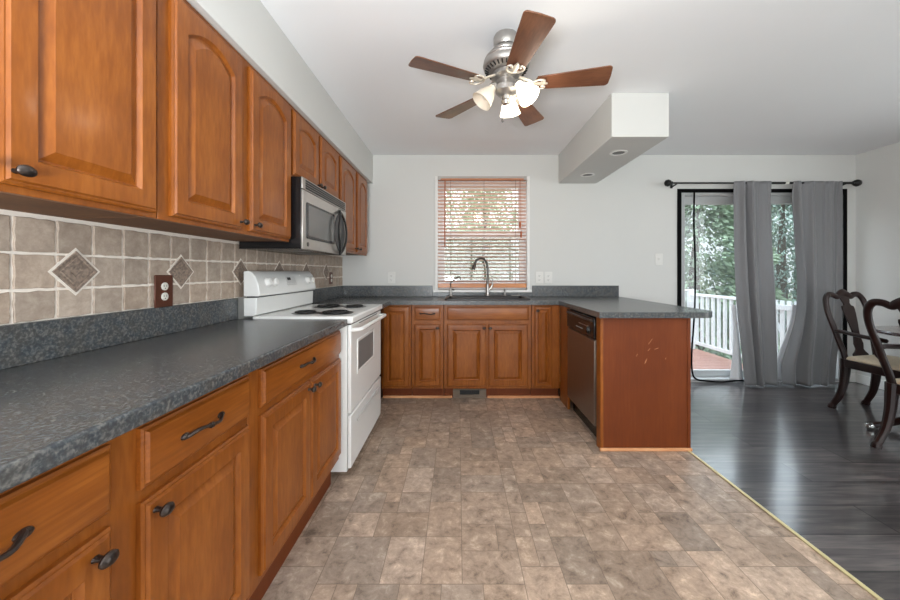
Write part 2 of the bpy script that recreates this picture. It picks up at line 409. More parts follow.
# shoe mouldings and baseboards
struct(MB().box(-0.70, -0.055, 3.255, 3.272, 0, 0.022).box(0.275, 0.95, 3.255, 3.272, 0, 0.022).build('trim_3', SHOE, bev=0.004))
struct(MB().box(0.93, 1.535, 2.288, 2.305, 0, 0.02).build('trim_4', SHOE, bev=0.005))
struct(MB().box(XR - 0.014, XR, YF, YB, 0, 0.095).build('baseboard_right', TRIM, bev=0.004))
struct(MB().box(DX1 + 0.04, XR - 0.014, YB - 0.014, YB, 0, 0.095).box(1.72, DX0 - 0.045, YB - 0.014, YB, 0, 0.095).build('baseboard_back', TRIM, bev=0.004))
tag(MB().box(XT - 0.010, XT + 0.010, YF, 2.30, 0.0, 0.006).build('floor_transition_strip', BRASS, bev=0.003),
    'thin brass strip on the floor where stone vinyl meets dark grey planks', 'threshold strip')

# ------------------------------------------------------------------ kitchen window
def frame_boxes(mb, x0, x1, z0, z1, w, y0, y1, wt=None, wb=None):
    wt = wt or w; wb = wb or w
    mb.box(x0, x0 + w, y0, y1, z0, z1); mb.box(x1 - w, x1, y0, y1, z0, z1)
    mb.box(x0 + w, x1 - w, y0, y1, z1 - wt, z1); mb.box(x0 + w, x1 - w, y0, y1, z0, z0 + wb)
win = struct(MB().box(WX0 - 0.02, WX1 + 0.02, YB - 0.03, YB + 0.02, 0.958, WZ0).build('window_1', TRIM, bev=0.004))
m = MB(); frame_boxes(m, WX0 + 0.001, WX1 - 0.001, WZ0 + 0.001, WZ1 - 0.001, 0.045, YB + 0.07, YB + T); m.build('window_frame', VINYLW, win, bev=0.003)
m = MB(); m.box(WX0, WX0 + 0.03, YB - 0.012, YB + 0.069, WZ0, WZ1).box(WX1 - 0.03, WX1, YB - 0.012, YB + 0.069, WZ0, WZ1); m.build('casing', TRIM, win, bev=0.003)
m = MB(); frame_boxes(m, -0.20, 0.72, 1.565, 2.15, 0.06, YB + 0.1, YB + 0.125); us = m.build('upper_sash', VINYLW, win, bev=0.003)
MB().box(-0.14, 0.66, YB + 0.11, YB + 0.113, 1.625, 2.09).build('pane', GLASS, us, smooth=False)
m = MB(); frame_boxes(m, -0.20, 0.72, 1.03, 1.605, 0.055, YB + 0.073, YB + 0.097); ls = m.build('lower_sash', VINYLW, win, bev=0.003)
MB().box(-0.145, 0.665, YB + 0.083, YB + 0.086, 1.085, 1.55).build('pane', GLASS, ls, smooth=False)
MB().box(0.0, 0.06, YB + 0.06, YB + 0.073, 1.595, 1.61).build('sash_lock', BRASS, ls)
MB().box(0.46, 0.52, YB + 0.06, YB + 0.073, 1.595, 1.61).build('sash_lock', BRASS, ls)
MB().box(-0.2, 0.72, YB + 0.128, YB + 0.130, 1.03, 1.58).build('insect_screen', SCREENW, win, smooth=False)

# unseen windows added behind the camera and on the dining side for fill light
for nm, n_, horiz in (('added_window_2', 3, False), ('added_window_3', 4, True)):
    m = MB(); a0, a1 = (-0.2, 2.0) if not horiz else (-0.8, 2.8)
    def fb(p, q, z0, z1):
        if horiz: m.box(p, q, YF - 0.1, YF - 0.04, z0, z1)
        else: m.box(XR + 0.03, XR + 0.09, p, q, z0, z1)
    fb(a0, a1, 0.4, 0.46); fb(a0, a1, 2.24, 2.3)
    for i in range(n_):
        c = a0 + 0.03 + (a1 - a0 - 0.06) * i / (n_ - 1); fb(c - 0.03, c + 0.03, 0.46, 2.24)
    w_ = struct(m.build(nm, VINYLW, bev=0.004))
    m = MB()
    if horiz: m.box(a0 - 0.07, a1 + 0.07, YF, YF + 0.015, 2.3, 2.37).box(a0 - 0.07, a1 + 0.07, YF, YF + 0.03, 0.35, 0.4).box(a0 - 0.07, a0, YF, YF + 0.015, 0.4, 2.3).box(a1, a1 + 0.07, YF, YF + 0.015, 0.4, 2.3)
    else: m.box(XR - 0.015, XR, a0 - 0.07, a1 + 0.07, 2.3, 2.37).box(XR - 0.03, XR, a0 - 0.07, a1 + 0.07, 0.35, 0.4).box(XR - 0.015, XR, a0 - 0.07, a0, 0.4, 2.3).box(XR - 0.015, XR, a1, a1 + 0.07, 0.4, 2.3)
    m.build('casing', TRIM, w_, bev=0.003)
# wooden blind
bl = thing('window_blind', 'wooden horizontal blind with open salmon slats hanging in the sink window', 'blind', (0.257, YB + 0.01, 0.99))
hw = 0.472
MB().box(-hw, hw, -0.03, 0.03, 1.165, 1.203).build('headrail', RAILW, bl, bev=0.004)
MB().box(-hw - 0.001, -hw + 0.03, -0.034, -0.03, 1.163, 1.203).box(hw - 0.03, hw + 0.001, -0.034, -0.03, 1.163, 1.203).box(-hw + 0.03, hw - 0.03, -0.034, -0.030, 1.18, 1.200).build('rail_clip', NICKEL, bl)
WAND = wood('wand_wood', srgb(170, 96, 66), srgb(184, 110, 78), srgb(196, 124, 92), scale=(14, 14, 2))
z = 1.135; k = 0
while z > 0.085:
    a = R(-13)
    m = MB(); c, s_ = math.cos(a) * 0.023, math.sin(a) * 0.023
    m.loops([[(x, -c, -s_ - 0.0012), (x, -c, -s_ + 0.0012), (x, 0, 0.0028), (x, c, s_ + 0.0012), (x, c, s_ - 0.0012), (x, 0, 0.0004)] for x in (-hw, hw)])
    m.build('slat', BLINDW, bl, loc=(0, 0, z)); z -= 0.0375
MB().box(-hw, hw, -0.024, 0.024, 0.018, 0.062).build('bottom_rail', wood('blind_rail_wood', srgb(190, 118, 66), srgb(204, 132, 78), srgb(214, 144, 88), scale=(2, 14, 14)), bl, bev=0.004)
for x in (-0.335, 0.02, 0.355):
    MB().tube([(x, -0.026, 1.17), (x, -0.026, 0.05)], 0.0016, 6).build('ladder_cord', TASSEL, bl)
MB().tube([(-0.395, -0.04, 1.16), (-0.397, -0.042, 0.45)], 0.006, 8).build('tilt_wand', WAND, bl)
m = MB().tube([(0.405, -0.04, 1.17), (0.412, -0.042, 0.62)], 0.0018, 6).lathe([(0.002, 0), (0.01, -0.01), (0.012, -0.05), (0.007, -0.07), (0.001, -0.072)], (0.412, -0.042, 0.62), n=10)
m.tube([(0.392, -0.04, 1.17), (0.40, -0.042, 0.72)], 0.0018, 6).lathe([(0.002, 0), (0.01, -0.01), (0.012, -0.05), (0.007, -0.07), (0.001, -0.072)], (0.40, -0.042, 0.72), n=10)
m.build('lift_cord', WAND, bl)

# ------------------------------------------------------------------ sliding glass door
dr = struct(MB().box(DX0, DX1, YB + 0.0, YB + T, -0.01, 0.03).build('door_1', VINYLW, bev=0.003))
m = MB(); m.box(DX0, DX0 + 0.04, YB + 0.0, YB + T, 0.03, DZ1).box(DX1 - 0.04, DX1, YB + 0.0, YB + T, 0.03, DZ1).box(DX0 + 0.04, DX1 - 0.04, YB + 0.0, YB + T, DZ1 - 0.035, DZ1)
m.build('door_frame', VINYLW, dr, bev=0.003)
for (x0, x1, yy) in ((DX0 + 0.042, 3.29, YB + 0.085), (3.20, DX1 - 0.042, YB + 0.045)):
    m = MB(); frame_boxes(m, x0, x1, 0.032, DZ1 - 0.037, 0.045, yy, yy + 0.035, wt=0.085, wb=0.07); sp = m.build('sliding_panel', VINYLW, dr, bev=0.003)
    MB().box(x0 + 0.045, x1 - 0.045, yy + 0.016, yy + 0.02, 0.102, DZ1 - 0.122).build('pane', GLASS, sp, smooth=False)

# magnetic screen stuck round the door opening
sc = thing('magnetic_screen', 'black-edged mesh insect screen taped around the sliding glass door', 'door screen', (3.245, YB - 0.006, 0.0))
m = MB(); m.box(-0.905, -0.862, -0.003, 0.003, 0.0, 2.062); m.build('edge_tape', TAPE, sc)
MB().box(0.862, 0.905, -0.003, 0.003, 0.0, 2.062).build('edge_tape', TAPE, sc)
MB().box(-0.862, 0.862, -0.003, 0.003, 2.022, 2.062).build('edge_tape', TAPE, sc)
pth = catmull([(-0.728, -0.006, 2.03), (-0.733, -0.007, 1.7), (-0.722, -0.01, 1.3), (-0.73, -0.02, 0.9), (-0.745, -0.02, 0.6), (-0.765, -0.02, 0.32), (-0.76, -0.02, 0.12), (-0.72, -0.025, 0.04), (-0.6, -0.03, 0.02), (-0.45, -0.035, 0.012), (-0.28, -0.03, 0.025), (-0.1, -0.03, 0.014), (0.1, -0.03, 0.01)], 5)
MB().tube(pth, [(0.004, 0.010)] * len(pth), 6, flat=(0, 1, 0.01)).build('centre_tape', TAPE, sc)
m = MB(); nx_, nz_ = 40, 12; vs = []; fs = []
for j in range(nz_ + 1):
    for i in range(nx_ + 1):
        xx = -0.862 + 1.724 * i / nx_; zz = 0.012 + 2.01 * j / nz_
        vs.append((xx, -0.002 - 0.006 * (1 + math.sin(i * 0.9 + j * 0.3)) * (1 - j / nz_), zz))
for j in range(nz_):
    for i in range(nx_): a = j * (nx_ + 1) + i; fs.append((a, a + 1, a + nx_ + 2, a + nx_ + 1))
m.add(vs, fs); m.build('mesh_panel', MESHM, sc)

# curtain rod and curtains
RY, RZ = 3.63, 2.098
rd = thing('curtain_rod', 'black curtain rod with round finials above the sliding door', 'curtain rod', (3.158, RY, RZ))
MB().tube([(-0.935, 0, 0), (-0.2, 0, 0)], 0.0095, 12).tube([(-0.2, 0, 0), (0.935, 0, 0)], 0.0125, 12).build('rod', ROD, rd)
for sgn in (-1, 1):
    MB().lathe([(0.012, 0), (0.018, 0.006), (0.012, 0.014), (0.03, 0.03), (0.037, 0.05), (0.03, 0.072), (0.012, 0.085), (0.002, 0.09)], (sgn * 0.93, 0, 0), (sgn, 0, 0), n=16).build('finial', ROD, rd)
    MB().tube([(sgn * 0.88, 0, 0), (sgn * 0.88, 0.04, -0.01), (sgn * 0.88, 0.108, -0.02)], 0.007, 8).box(sgn * 0.88 - 0.012, sgn * 0.88 + 0.012, 0.104, 0.109, -0.03, 0.03).build('bracket', ROD, rd)
MB().tube([(0.232, 0, 0), (0.27, 0, 0)], 0.0135, 10).build('joint_sleeve', SOCK, rd)
MB().tube([(0.315, 0, 0), (0.33, 0, 0)], 0.0135, 10).build('joint_sleeve', SOCK, rd)

def lerp_tab(tab, z):
    tab = sorted(tab)
    if z <= tab[0][0]: return tab[0][1]
    if z >= tab[-1][0]: return tab[-1][1]
    n = len(tab)
    sl = [(tab[i + 1][1] - tab[i][1]) / (tab[i + 1][0] - tab[i][0]) for i in range(n - 1)]
    tg = [sl[0]] + [(sl[i - 1] + sl[i]) / 2 for i in range(1, n - 1)] + [sl[-1]]
    for i in range(n - 1):
        if z <= tab[i + 1][0]:
            h = tab[i + 1][0] - tab[i][0]; t = (z - tab[i][0]) / h
            return (2 * t ** 3 - 3 * t * t + 1) * tab[i][1] + (t ** 3 - 2 * t * t + t) * h * tg[i] + (3 * t * t - 2 * t ** 3) * tab[i + 1][1] + (t ** 3 - t * t) * h * tg[i + 1]
def curtain(name, label, left, right, zb, seed, nf, lining, bulge=False):
    rn = random.Random(seed); ph = [rn.uniform(0, 6.28) for _ in range(8)]
    cx = (left[-1][1] + right[-1][1]) / 2
    c = thing(name, label, 'curtain', (cx, RY, 0), group=None)
    nu, nv = 110, 60; vs = []; fs = []
    for j in range(nv + 1):
        t = j / nv; z = zb + (2.112 - zb) * t
        xl, xr = lerp_tab(left, z), lerp_tab(right, z)
        for i in range(nu + 1):
            q = i / nu
            w = q + 0.055 * math.sin(2 * PI * q * 1.3 + ph[3]) + 0.02 * math.sin(2 * PI * q * 3 + ph[6])
            amp = (0.030 + 0.018 * (1 - t)) * (0.6 + 0.4 * math.sin(2 * PI * q * 0.9 + ph[7] + 0.5 * t))
            f = math.sin(2 * PI * nf * w + ph[0])
            f2 = math.sin(2 * PI * nf * 2.7 * w + ph[1]) * 0.5 * max(0, t - 0.35) ** 1.5 + 0.25 * math.sin(2 * PI * nf * 1.6 * w + ph[4]) * (1 - t)
            y = -0.014 + amp * f + 0.022 * f2 - 0.02 * (1 - t)
            if t > 0.93: y = y * (1 - (t - 0.93) / 0.07 * 0.55) - 0.016 * ((t - 0.93) / 0.07)
            y = min(y, 0.085)
            xs = left[-1][1] + (0 if bulge else xl - left[-1][1]); x = xs + (xr - xs) * q + (xl - xs) * (1 - q) ** 3.2
            vs.append((x - cx, y, z + (0.006 * math.sin(14 * q + ph[4]) if j == 0 else 0)))
    for j in range(nv):
        for i in range(nu): a = j * (nu + 1) + i; fs.append((a, a + 1, a + nu + 2, a + nu + 1))
    MB().add(vs, fs).build('cloth_panel', CLOTH, c, solid=0.003, sharp=180)
    # strip of white lining showing past the edge
    vs = []; fs = []; nu2 = 8
    for j in range(31):
        z = zb + 0.03 + (0.8 - zb) * j / 30
        for i in range(nu2 + 1):
            q = i / nu2; x0 = lerp_tab(left, z); wdt = lining * (1 - j / 30) ** 2.2
            vs.append((x0 - cx - wdt + (wdt + 0.05) * q, 0.05 + 0.008 * math.sin(q * 7 + ph[5]), z))
    for j in range(30):
        for i in range(nu2): a = j * (nu2 + 1) + i; fs.append((a, a + 1, a + nu2 + 2, a + nu2 + 1))
    MB().add(vs, fs).build('lining', LINING, c, solid=0.002, sharp=180)
    return c
X = lambda px, s=96.4: (px - 458) / s
curtain('curtain', 'grey curtain panel at the middle of the sliding door, hanging straight', [(0.0, X(743)), (0.35, X(740)), (0.9, X(735)), (2.1, X(733))], [(0.0, X(775.5)), (0.9, X(774)), (1.5, X(771)), (2.1, X(770))], 0.012, 3, 3, 0.10)
curtain('curtain', 'grey curtain panel at the right of the sliding door, bulging left near its hem', [(0.0, X(782)), (0.2, X(781)), (0.42, X(787)), (0.65, X(794)), (0.9, X(797)), (1.6, X(794.5)), (2.1, X(792))], [(0.0, X(830)), (0.25, X(832)), (0.6, X(837)), (1.0, X(838.5)), (2.1, X(839.5))], 0.014, 9, 3, 0.035, True)

# ------------------------------------------------------------------ cabinet parts
def panel_front(W, H, t=0.02, rail=0.055, arch=0.0, slab=False):
    N = 28
    def loop(ins, y, arched):
        pts = [(ins, y, ins), (W - ins, y, ins)]
        for i in range(N + 1):
            q = i / N; x = W - ins - (W - 2 * ins) * q
            zz = H - ins
            if arched and arch:
                v = abs(2 * q - 1)
                sh = 0 if v > 0.93 else 0.14 + 0.86 * (1 - (v / 0.93) ** 2)
                zz = H - ins - arch * (1 - sh)
            pts.append((x, y, zz))
        return pts
    if slab:
        L = [loop(0, 0, 0), loop(0, -t + 0.010, 0), loop(0.005, -t + 0.0075, 0), loop(0.008, -t + 0.0075, 0), loop(0.012, -t + 0.001, 0), loop(0.017, -t, 0)]
    else:
        L = [loop(0, 0, 0), loop(0, -t + 0.010, 0), loop(0.005, -t + 0.0065, 0), loop(0.008, -t + 0.0065, 0), loop(0.012, -t + 0.0005, 0), loop(0.016, -t, 0),
             loop(rail, -t, 1), loop(rail + 0.003, -t + 0.004, 1), loop(rail + 0.007, -t + 0.0105, 1), loop(rail + 0.010, -t + 0.0115, 1), loop(rail + 0.032, -t + 0.0025, 1), loop(rail + 0.034, -t + 0.001, 1)]
    return MB().loops(L)

def knob(parent, x, z, y=-0.02):
    m = MB().lathe([(0.008, 0), (0.0065, 0.004), (0.0055, 0.012), (0.010, 0.016), (0.0165, 0.021), (0.0172, 0.025), (0.013, 0.030), (0.005, 0.0325), (0.0005, 0.033)], (0, 0, 0), (0, -1, 0), n=20, sc=(1.02, 0.72))
    return m.build('knob', IRON, parent, loc=(x, y, z))
def pull(parent, x, z, y=-0.02, L=0.062):
    P = catmull([(-L, 0, -0.003), (-L * 0.9, -0.007, -0.001), (-L * 0.55, -0.017, 0.005), (0, -0.020, 0.0), (L * 0.55, -0.017, -0.005), (L * 0.9, -0.007, 0.001), (L, 0, 0.003)], 5)
    rr = [0.0038 + 0.0018 * abs(math.cos(PI * i / (len(P) - 1))) for i in range(len(P))]
    m = MB().tube(P, rr, 8)
    for s_ in (-1, 1): m.lathe([(0.010, 0), (0.009, 0.004), (0.005, 0.007)], (s_ * L, 0, 0), (0, -1, 0), n=12, sc=(1.3, 0.8))
    m.lathe([(0.0066, -0.005), (0.0078, 0), (0.0066, 0.005)], (0, -0.020, 0.0), (1, 0, 0), n=10)
    return m.build('pull_handle', IRON, parent, loc=(x, y, z))

def cabinet(name, label, loc, rz, W, D, zb, zt, fronts, toe=None, arch=0, rail=0.055, group=None, kick=None):
    c = thing(name, label, 'cabinet', loc, rz, group)
    m = MB()                      # open box carcass behind a face frame
    e = 0.001
    m.box(e, W - e, 0.018, D, zb, zb + 0.018); m.box(e, 0.019, 0.018, D, zb + 0.018, zt); m.box(W - 0.019, W - e, 0.018, D, zb + 0.018, zt); m.box(0.019, W - 0.019, D - 0.01, D, zb + 0.018, zt)
    m.build('carcass', WDARK if zb > 1 else WV, c)
    if zb > 1:
        MB().box(0.019, W - 0.019, 0.018, D - 0.01, zt - 0.018, zt).build('top_panel', WDARK, c)
    MB().box(e, W - e, 0, 0.018, zb - (0.004 if zb > 1 else 0), zt).build('face_frame', WV, c, bev=0.0015)
    if toe is not None:
        MB().box(e, W - e, toe, toe + 0.018, 0, zb).build('toe_kick', kick or WPANEL, c)
    for f in fronts:
        kd, x0, x1, z0, z1 = f[:5]
        if kd == 'drawer':
            o = panel_front(x1 - x0, z1 - z0, slab=True).build('drawer', WH, c, loc=(x0, 0, z0), sharp=25)
            if len(f) > 5 and f[5]: pull(o, (x1 - x0) / 2 + f[6] if len(f) > 6 else (x1 - x0) / 2, (z1 - z0) / 2)
        elif kd == 'false':
            o = panel_front(x1 - x0, z1 - z0, slab=True).build('false_drawer_front', WH, c, loc=(x0, 0, z0), sharp=25)
        else:
            o = panel_front(x1 - x0, z1 - z0, arch=arch, rail=min(rail, (x1 - x0) * 0.19)).build('door', WV, c, loc=(x0, 0, z0), sharp=25)
            if len(f) > 5 and f[5]: knob(o, f[5][0] - x0, f[5][1] - z0)
    return c

# left run, lower
cabinet('base_cabinet', 'cherry base cabinet nearest the camera, with two drawers over two doors', (-0.66, 0.22, 0), R(90), 0.873, 0.578, 0.14, 0.875,
        [('drawer', 0.03, 0.435, 0.727, 0.853, 1), ('drawer', 0.497, 0.867, 0.727, 0.853, 1, -0.02), ('door', 0.03, 0.435, 0.172, 0.70, (0.398, 0.668)), ('door', 0.497, 0.867, 0.172, 0.70, (0.522, 0.672))], toe=0.045)
cabinet('base_cabinet', 'cherry base cabinet beside the white range, one wide drawer over two doors', (-0.66, 1.095, 0), R(90), 0.845, 0.578, 0.14, 0.875,
        [('drawer', 0.06, 0.833, 0.727, 0.853, 1, -0.05), ('door', 0.06, 0.436, 0.172, 0.70, (0.405, 0.672)), ('door', 0.441, 0.833, 0.172, 0.70, (0.468, 0.672))], toe=0.045)
# left run, upper
ZU = 1.345
def upper(label, y0, y1, zb, fr, arch=0.05):
    return cabinet('wall_cabinet', label, (-0.94, y0, 0), R(90), y1 - y0, 0.298, zb, 2.116, fr, arch=arch, rail=0.058)
zt_ = 2.092
upper('cherry wall cabinet at upper left nearest the camera, with wide arched-panel doors', 0.305, 1.092, ZU, [('door', 0.015, 0.385, ZU + 0.012, zt_, (0.36, 1.385)), ('door', 0.404, 0.774, ZU + 0.012, zt_, (0.423, 1.385))])
upper('cherry wall cabinet with two arched doors, left of the microwave over outlet tiles', 1.094, 1.95, ZU, [('door', 0.042, 0.410, ZU + 0.012, zt_, (0.39, 1.387)), ('door', 0.468, 0.845, ZU + 0.012, zt_, (0.492, 1.387))])
upper('short cherry wall cabinet mounted directly above the microwave', 1.952, 2.716, 1.712, [('door', 0.022, 0.372, 1.724, zt_, (0.347, 1.745)), ('door', 0.405, 0.755, 1.724, zt_, (0.411, 1.745))], arch=0.035)
upper('cherry wall cabinet with two narrow arched doors, in the far corner right of the microwave', 2.718, 3.60, ZU, [('door', 0.04, 0.44, ZU + 0.012, zt_, (0.415, 1.385)), ('door', 0.50, 0.85, ZU + 0.012, zt_, (0.525, 1.385))])
# back run
YF_ = 3.22
cabinet('base_cabinet', 'narrow cherry corner cabinet with one full-height door just right of the range', (-0.705, YF_, 0), 0, 0.275, 0.50, 0.102, 0.875, [('door', 0.014, 0.262, 0.124, 0.862)], toe=0.052)
cabinet('base_cabinet', 'cherry cabinet with small drawer over one door, left of the sink cabinet', (-0.428, YF_, 0), 0, 0.296, 0.50, 0.102, 0.875, [('drawer', 0.028, 0.268, 0.732, 0.856, 1), ('door', 0.028, 0.268, 0.124, 0.698, (0.243, 0.664))], toe=0.052)
cabinet('base_cabinet', 'wide cherry sink cabinet under the window, plain false drawer over two doors', (-0.130, YF_, 0), 0, 0.804, 0.50, 0.102, 0.875,
        [('false', 0.03, 0.78, 0.732, 0.856), ('door', 0.03, 0.389, 0.124, 0.698, (0.368, 0.664)), ('door', 0.405, 0.77, 0.124, 0.698, (0.423, 0.664))], toe=0.052)
cabinet('base_cabinet', 'narrow cherry cabinet with a single tall door between sink cabinet and dishwasher', (0.676, YF_, 0), 0, 0.262, 0.50, 0.102, 0.875, [('door', 0.024, 0.185, 0.124, 0.862, (0.05, 0.822))], toe=0.052)
# corner filler coloured black to stand for the shade in the gap
tag(MB().box(-1.238, -0.712, 2.762, 3.715, 0.0, 0.874).build('corner_carcass', BLACK), 'blind corner unit coloured black as the shade in the gap between range and back cabinets', 'cabinet')

# peninsula
pn = thing('peninsula_cabinet', 'cherry veneered peninsula end with a plain scratched side panel facing the camera', 'cabinet', (1.235, 2.306, 0))
MB().box(-0.29, 0.275, 0, 0.018, 0.0, 0.875).build('end_panel', WPANEL, pn, bev=0.002)
SCR = plain('bare_wood_scratch', srgb(176, 122, 84), 0.7, noise=0.05)
for (a, b_) in (((0.06, 0.70), (0.085, 0.735)), ((0.10, 0.665), (0.125, 0.675)), ((0.055, 0.655), (0.07, 0.672)), ((-0.02, 0.62), (-0.012, 0.635)), ((0.17, 0.60), (0.176, 0.61)), ((0.04, 0.575), (0.05, 0.605)), ((0.035, 0.57), (0.043, 0.595))):
    MB().tube([(a[0] - 0.04, -0.0004, a[1]), (b_[0] - 0.04, -0.0004, b_[1])], 0.0014, 5).build('scratch', SCR, pn)
MB().box(-0.297, -0.277, -0.001, 0.068, 0.0, 0.875).build('front_stile', WV, pn, bev=0.003)
MB().box(0.275, 0.297, -0.004, 1.40, 0.0, 0.875).build('back_panel', WPANEL, pn, bev=0.003)
MB().box(-0.297, -0.277, 0.685, 0.91, 0.0, 0.875).build('filler_panel', WV, pn, bev=0.002)

# ------------------------------------------------------------------ worktops
def slab(name, outer, hole, z0, z1, bev=0.006):
    bm = bmesh.new()
    vs = [bm.verts.new((x, y, z0)) for x, y in outer]; ed = [bm.edges.new((vs[i], vs[(i + 1) % len(vs)])) for i in range(len(vs))]
    if hole:
        hv = [bm.verts.new((x, y, z0)) for x, y in hole]; ed += [bm.edges.new((hv[i], hv[(i + 1) % len(hv)])) for i in range(len(hv))]
        bmesh.ops.triangle_fill(bm, use_beauty=True, edges=ed)
    else:
        bm.faces.new(vs)
    r = bmesh.ops.extrude_face_region(bm, geom=list(bm.faces))
    for e in r['geom']:
        if isinstance(e, bmesh.types.BMVert): e.co.z = z1
    bmesh.ops.recalc_face_normals(bm, faces=bm.faces)
    me = bpy.data.meshes.new(name); bm.to_mesh(me); bm.free(); me.materials.append(COUNTER)
    o = bpy.data.objects.new(name, me); COL.objects.link(o)
    q = o.modifiers.new('edge', 'BEVEL'); q.width = bev; q.segments = 3; q.limit_method = 'ANGLE'; q.angle_limit = R(40)
    return o
CB, CT = 0.876, 0.914
ct = thing('countertop', 'long blue-grey speckled countertop along the left wall in the foreground', 'countertop', (-0.92, 1.07, CB))
o = slab('worktop', [(-1.238, 0.20), (-0.612, 0.20), (-0.612, 1.942), (-1.238, 1.942)], None, CB, CT); o.parent = ct; o.location = (0.92, -1.07, -CB)
MB().box(-1.238, -1.219, 0.20, 1.942, CT, 1.03).build('backsplash_strip', COUNTER, ct, bev=0.002, loc=(0.92, -1.07, -CB))
SX0, SX1, SY0, SY1 = -0.125, 0.685, 3.275, 3.70
rnd_c = [(1.71 - 0.13 + 0.13 * math.sin(a), 2.264 + 0.13 - 0.13 * math.cos(a)) for a in [R(q) for q in range(0, 91, 10)]]
outer = [(-1.238, 3.738), (-1.238, 2.738), (-0.612, 2.738), (-0.612, 3.172), (0.915, 3.172), (0.915, 2.264)] + rnd_c + [(1.71, 3.738)]
hole = [(SX0 + 0.02, SY0 + 0.02), (SX1 - 0.02, SY0 + 0.02), (SX1 - 0.02, SY1 - 0.02), (SX0 + 0.02, SY1 - 0.02)]
cu = thing('countertop', 'grey speckled countertop around the sink that continues over the peninsula', 'countertop', (0.9, 3.2, CB))
o = slab('worktop', outer, hole, CB, CT); o.parent = cu; o.location = (-0.9, -3.2, -CB)
m = MB(); m.box(-1.238, -1.219, 2.738, 3.719, CT, 1.03); m.box(-1.238, -0.27, 3.719, 3.738, CT, 1.03); m.box(-0.27, 0.79, 3.719, 3.738, CT, 0.957); m.box(0.79, 1.71, 3.719, 3.738, CT, 1.03)
m.build('backsplash_strip', COUNTER, cu, bev=0.002, loc=(-0.9, -3.2, -CB))

# sink
def rrect(x0, x1, y0, y1, r, z, n=5):
    pts = []
    for cx, cy, a0 in ((x1 - r, y1 - r, 0), (x0 + r, y1 - r, 90), (x0 + r, y0 + r, 180), (x1 - r, y0 + r, 270)):
        for i in range(n + 1):
            a = R(a0 + 90 * i / n); pts.append((cx + r * math.cos(a), cy + r * math.sin(a), z))
    return pts
sk = thing('sink', 'black drop-in sink set in the countertop under the window', 'sink', (0, 0, 0))
L = [rrect(SX0, SX1, SY0, SY1, 0.03, CT + 0.0005), rrect(SX0, SX1, SY0, SY1, 0.03, CT + 0.010), rrect(SX0 + 0.006, SX1 - 0.006, SY0 + 0.006, SY1 - 0.006, 0.03, CT + 0.014),
     rrect(SX0 + 0.03, SX1 - 0.03, SY0 + 0.03, SY1 - 0.085, 0.04, CT + 0.013), rrect(SX0 + 0.036, SX1 - 0.036, SY0 + 0.036, SY1 - 0.09, 0.04, CT + 0.004), rrect(SX0 + 0.045, SX1 - 0.045, SY0 + 0.045, SY1 - 0.1, 0.05, CT - 0.17), rrect(SX0 + 0.08, SX1 - 0.08, SY0 + 0.08, SY1 - 0.13, 0.05, CT - 0.185)]
MB().loops(L, cap0=False).build('basin', SINKM, sk)
MB().lathe([(0.042, 0), (0.04, 0.004), (0.02, 0.003), (0.001, 0.002)], (0.28, 3.44, CT - 0.184)).build('drain', NICKEL, sk)
ZD = CT + 0.0135
fc = thing('kitchen_faucet', 'tall gooseneck faucet with bronze spray head behind the black sink', 'faucet', (0.307, 3.64, ZD))
MB().lathe([(0.026, 0), (0.026, 0.006), (0.019, 0.012), (0.017, 0.09), (0.016, 0.115), (0.013, 0.12)], n=18).build('base', NICKEL, fc)
P = catmull([(0, 0, 0.11), (0.002, 0, 0.2), (0.0, -0.002, 0.29), (-0.012, -0.006, 0.345), (-0.045, -0.014, 0.385), (-0.085, -0.024, 0.388), (-0.118, -0.034, 0.365), (-0.134, -0.04, 0.33)], 6)
MB().tube(P, [0.0115] * len(P), 12).build('gooseneck', NICKELD, fc)
MB().lathe([(0.0125, 0), (0.014, 0.01), (0.018, 0.045), (0.0205, 0.062), (0.0195, 0.068), (0.001, 0.068)], (-0.132, -0.039, 0.338), (-0.30, -0.08, -1), n=16).build('spray_head', IRON, fc)
MB().tube([(0.01, 0, 0.055), (0.035, -0.002, 0.085), (0.048, -0.004, 0.11)], [0.012, 0.014, 0.012], 10).tube([(0.048, -0.004, 0.105), (0.052, -0.004, 0.16), (0.046, -0.004, 0.21)], [0.010, 0.008, 0.005], 10).build('lever_handle', NICKEL, fc)
ff = thing('filter_faucet', 'small slim filter tap with thin black spout left of the main faucet', 'faucet', (-0.075, 3.635, ZD))
MB().lathe([(0.018, 0), (0.018, 0.006), (0.012, 0.012), (0.012, 0.075), (0.008, 0.085)], n=14).build('base', NICKEL, ff)
P = catmull([(0, 0, 0.08), (-0.002, 0, 0.13), (0.02, -0.004, 0.155), (0.06, -0.012, 0.185), (0.085, -0.02, 0.197), (0.098, -0.024, 0.188), (0.106, -0.026, 0.165)], 5)
MB().tube(P, 0.0052, 8).build('spout', IRON, ff)
MB().tube([(0, 0, 0.06), (0.02, -0.01, 0.066), (0.035, -0.018, 0.06)], [0.006, 0.005, 0.006], 8).build('lever_handle', BLACK, ff)
sd = thing('soap_dispenser', 'short pump soap dispenser right of the main faucet', 'soap dispenser', (0.487, 3.64, ZD))
MB().lathe([(0.016, 0), (0.016, 0.005), (0.009, 0.012), (0.009, 0.05), (0.013, 0.052), (0.013, 0.068), (0.002, 0.07)], n=14).build('pump', NICKEL, sd)
MB().tube([(0, 0, 0.062), (-0.004, -0.03, 0.066), (-0.006, -0.05, 0.058)], 0.005, 8).build('nozzle', NICKELD, sd)
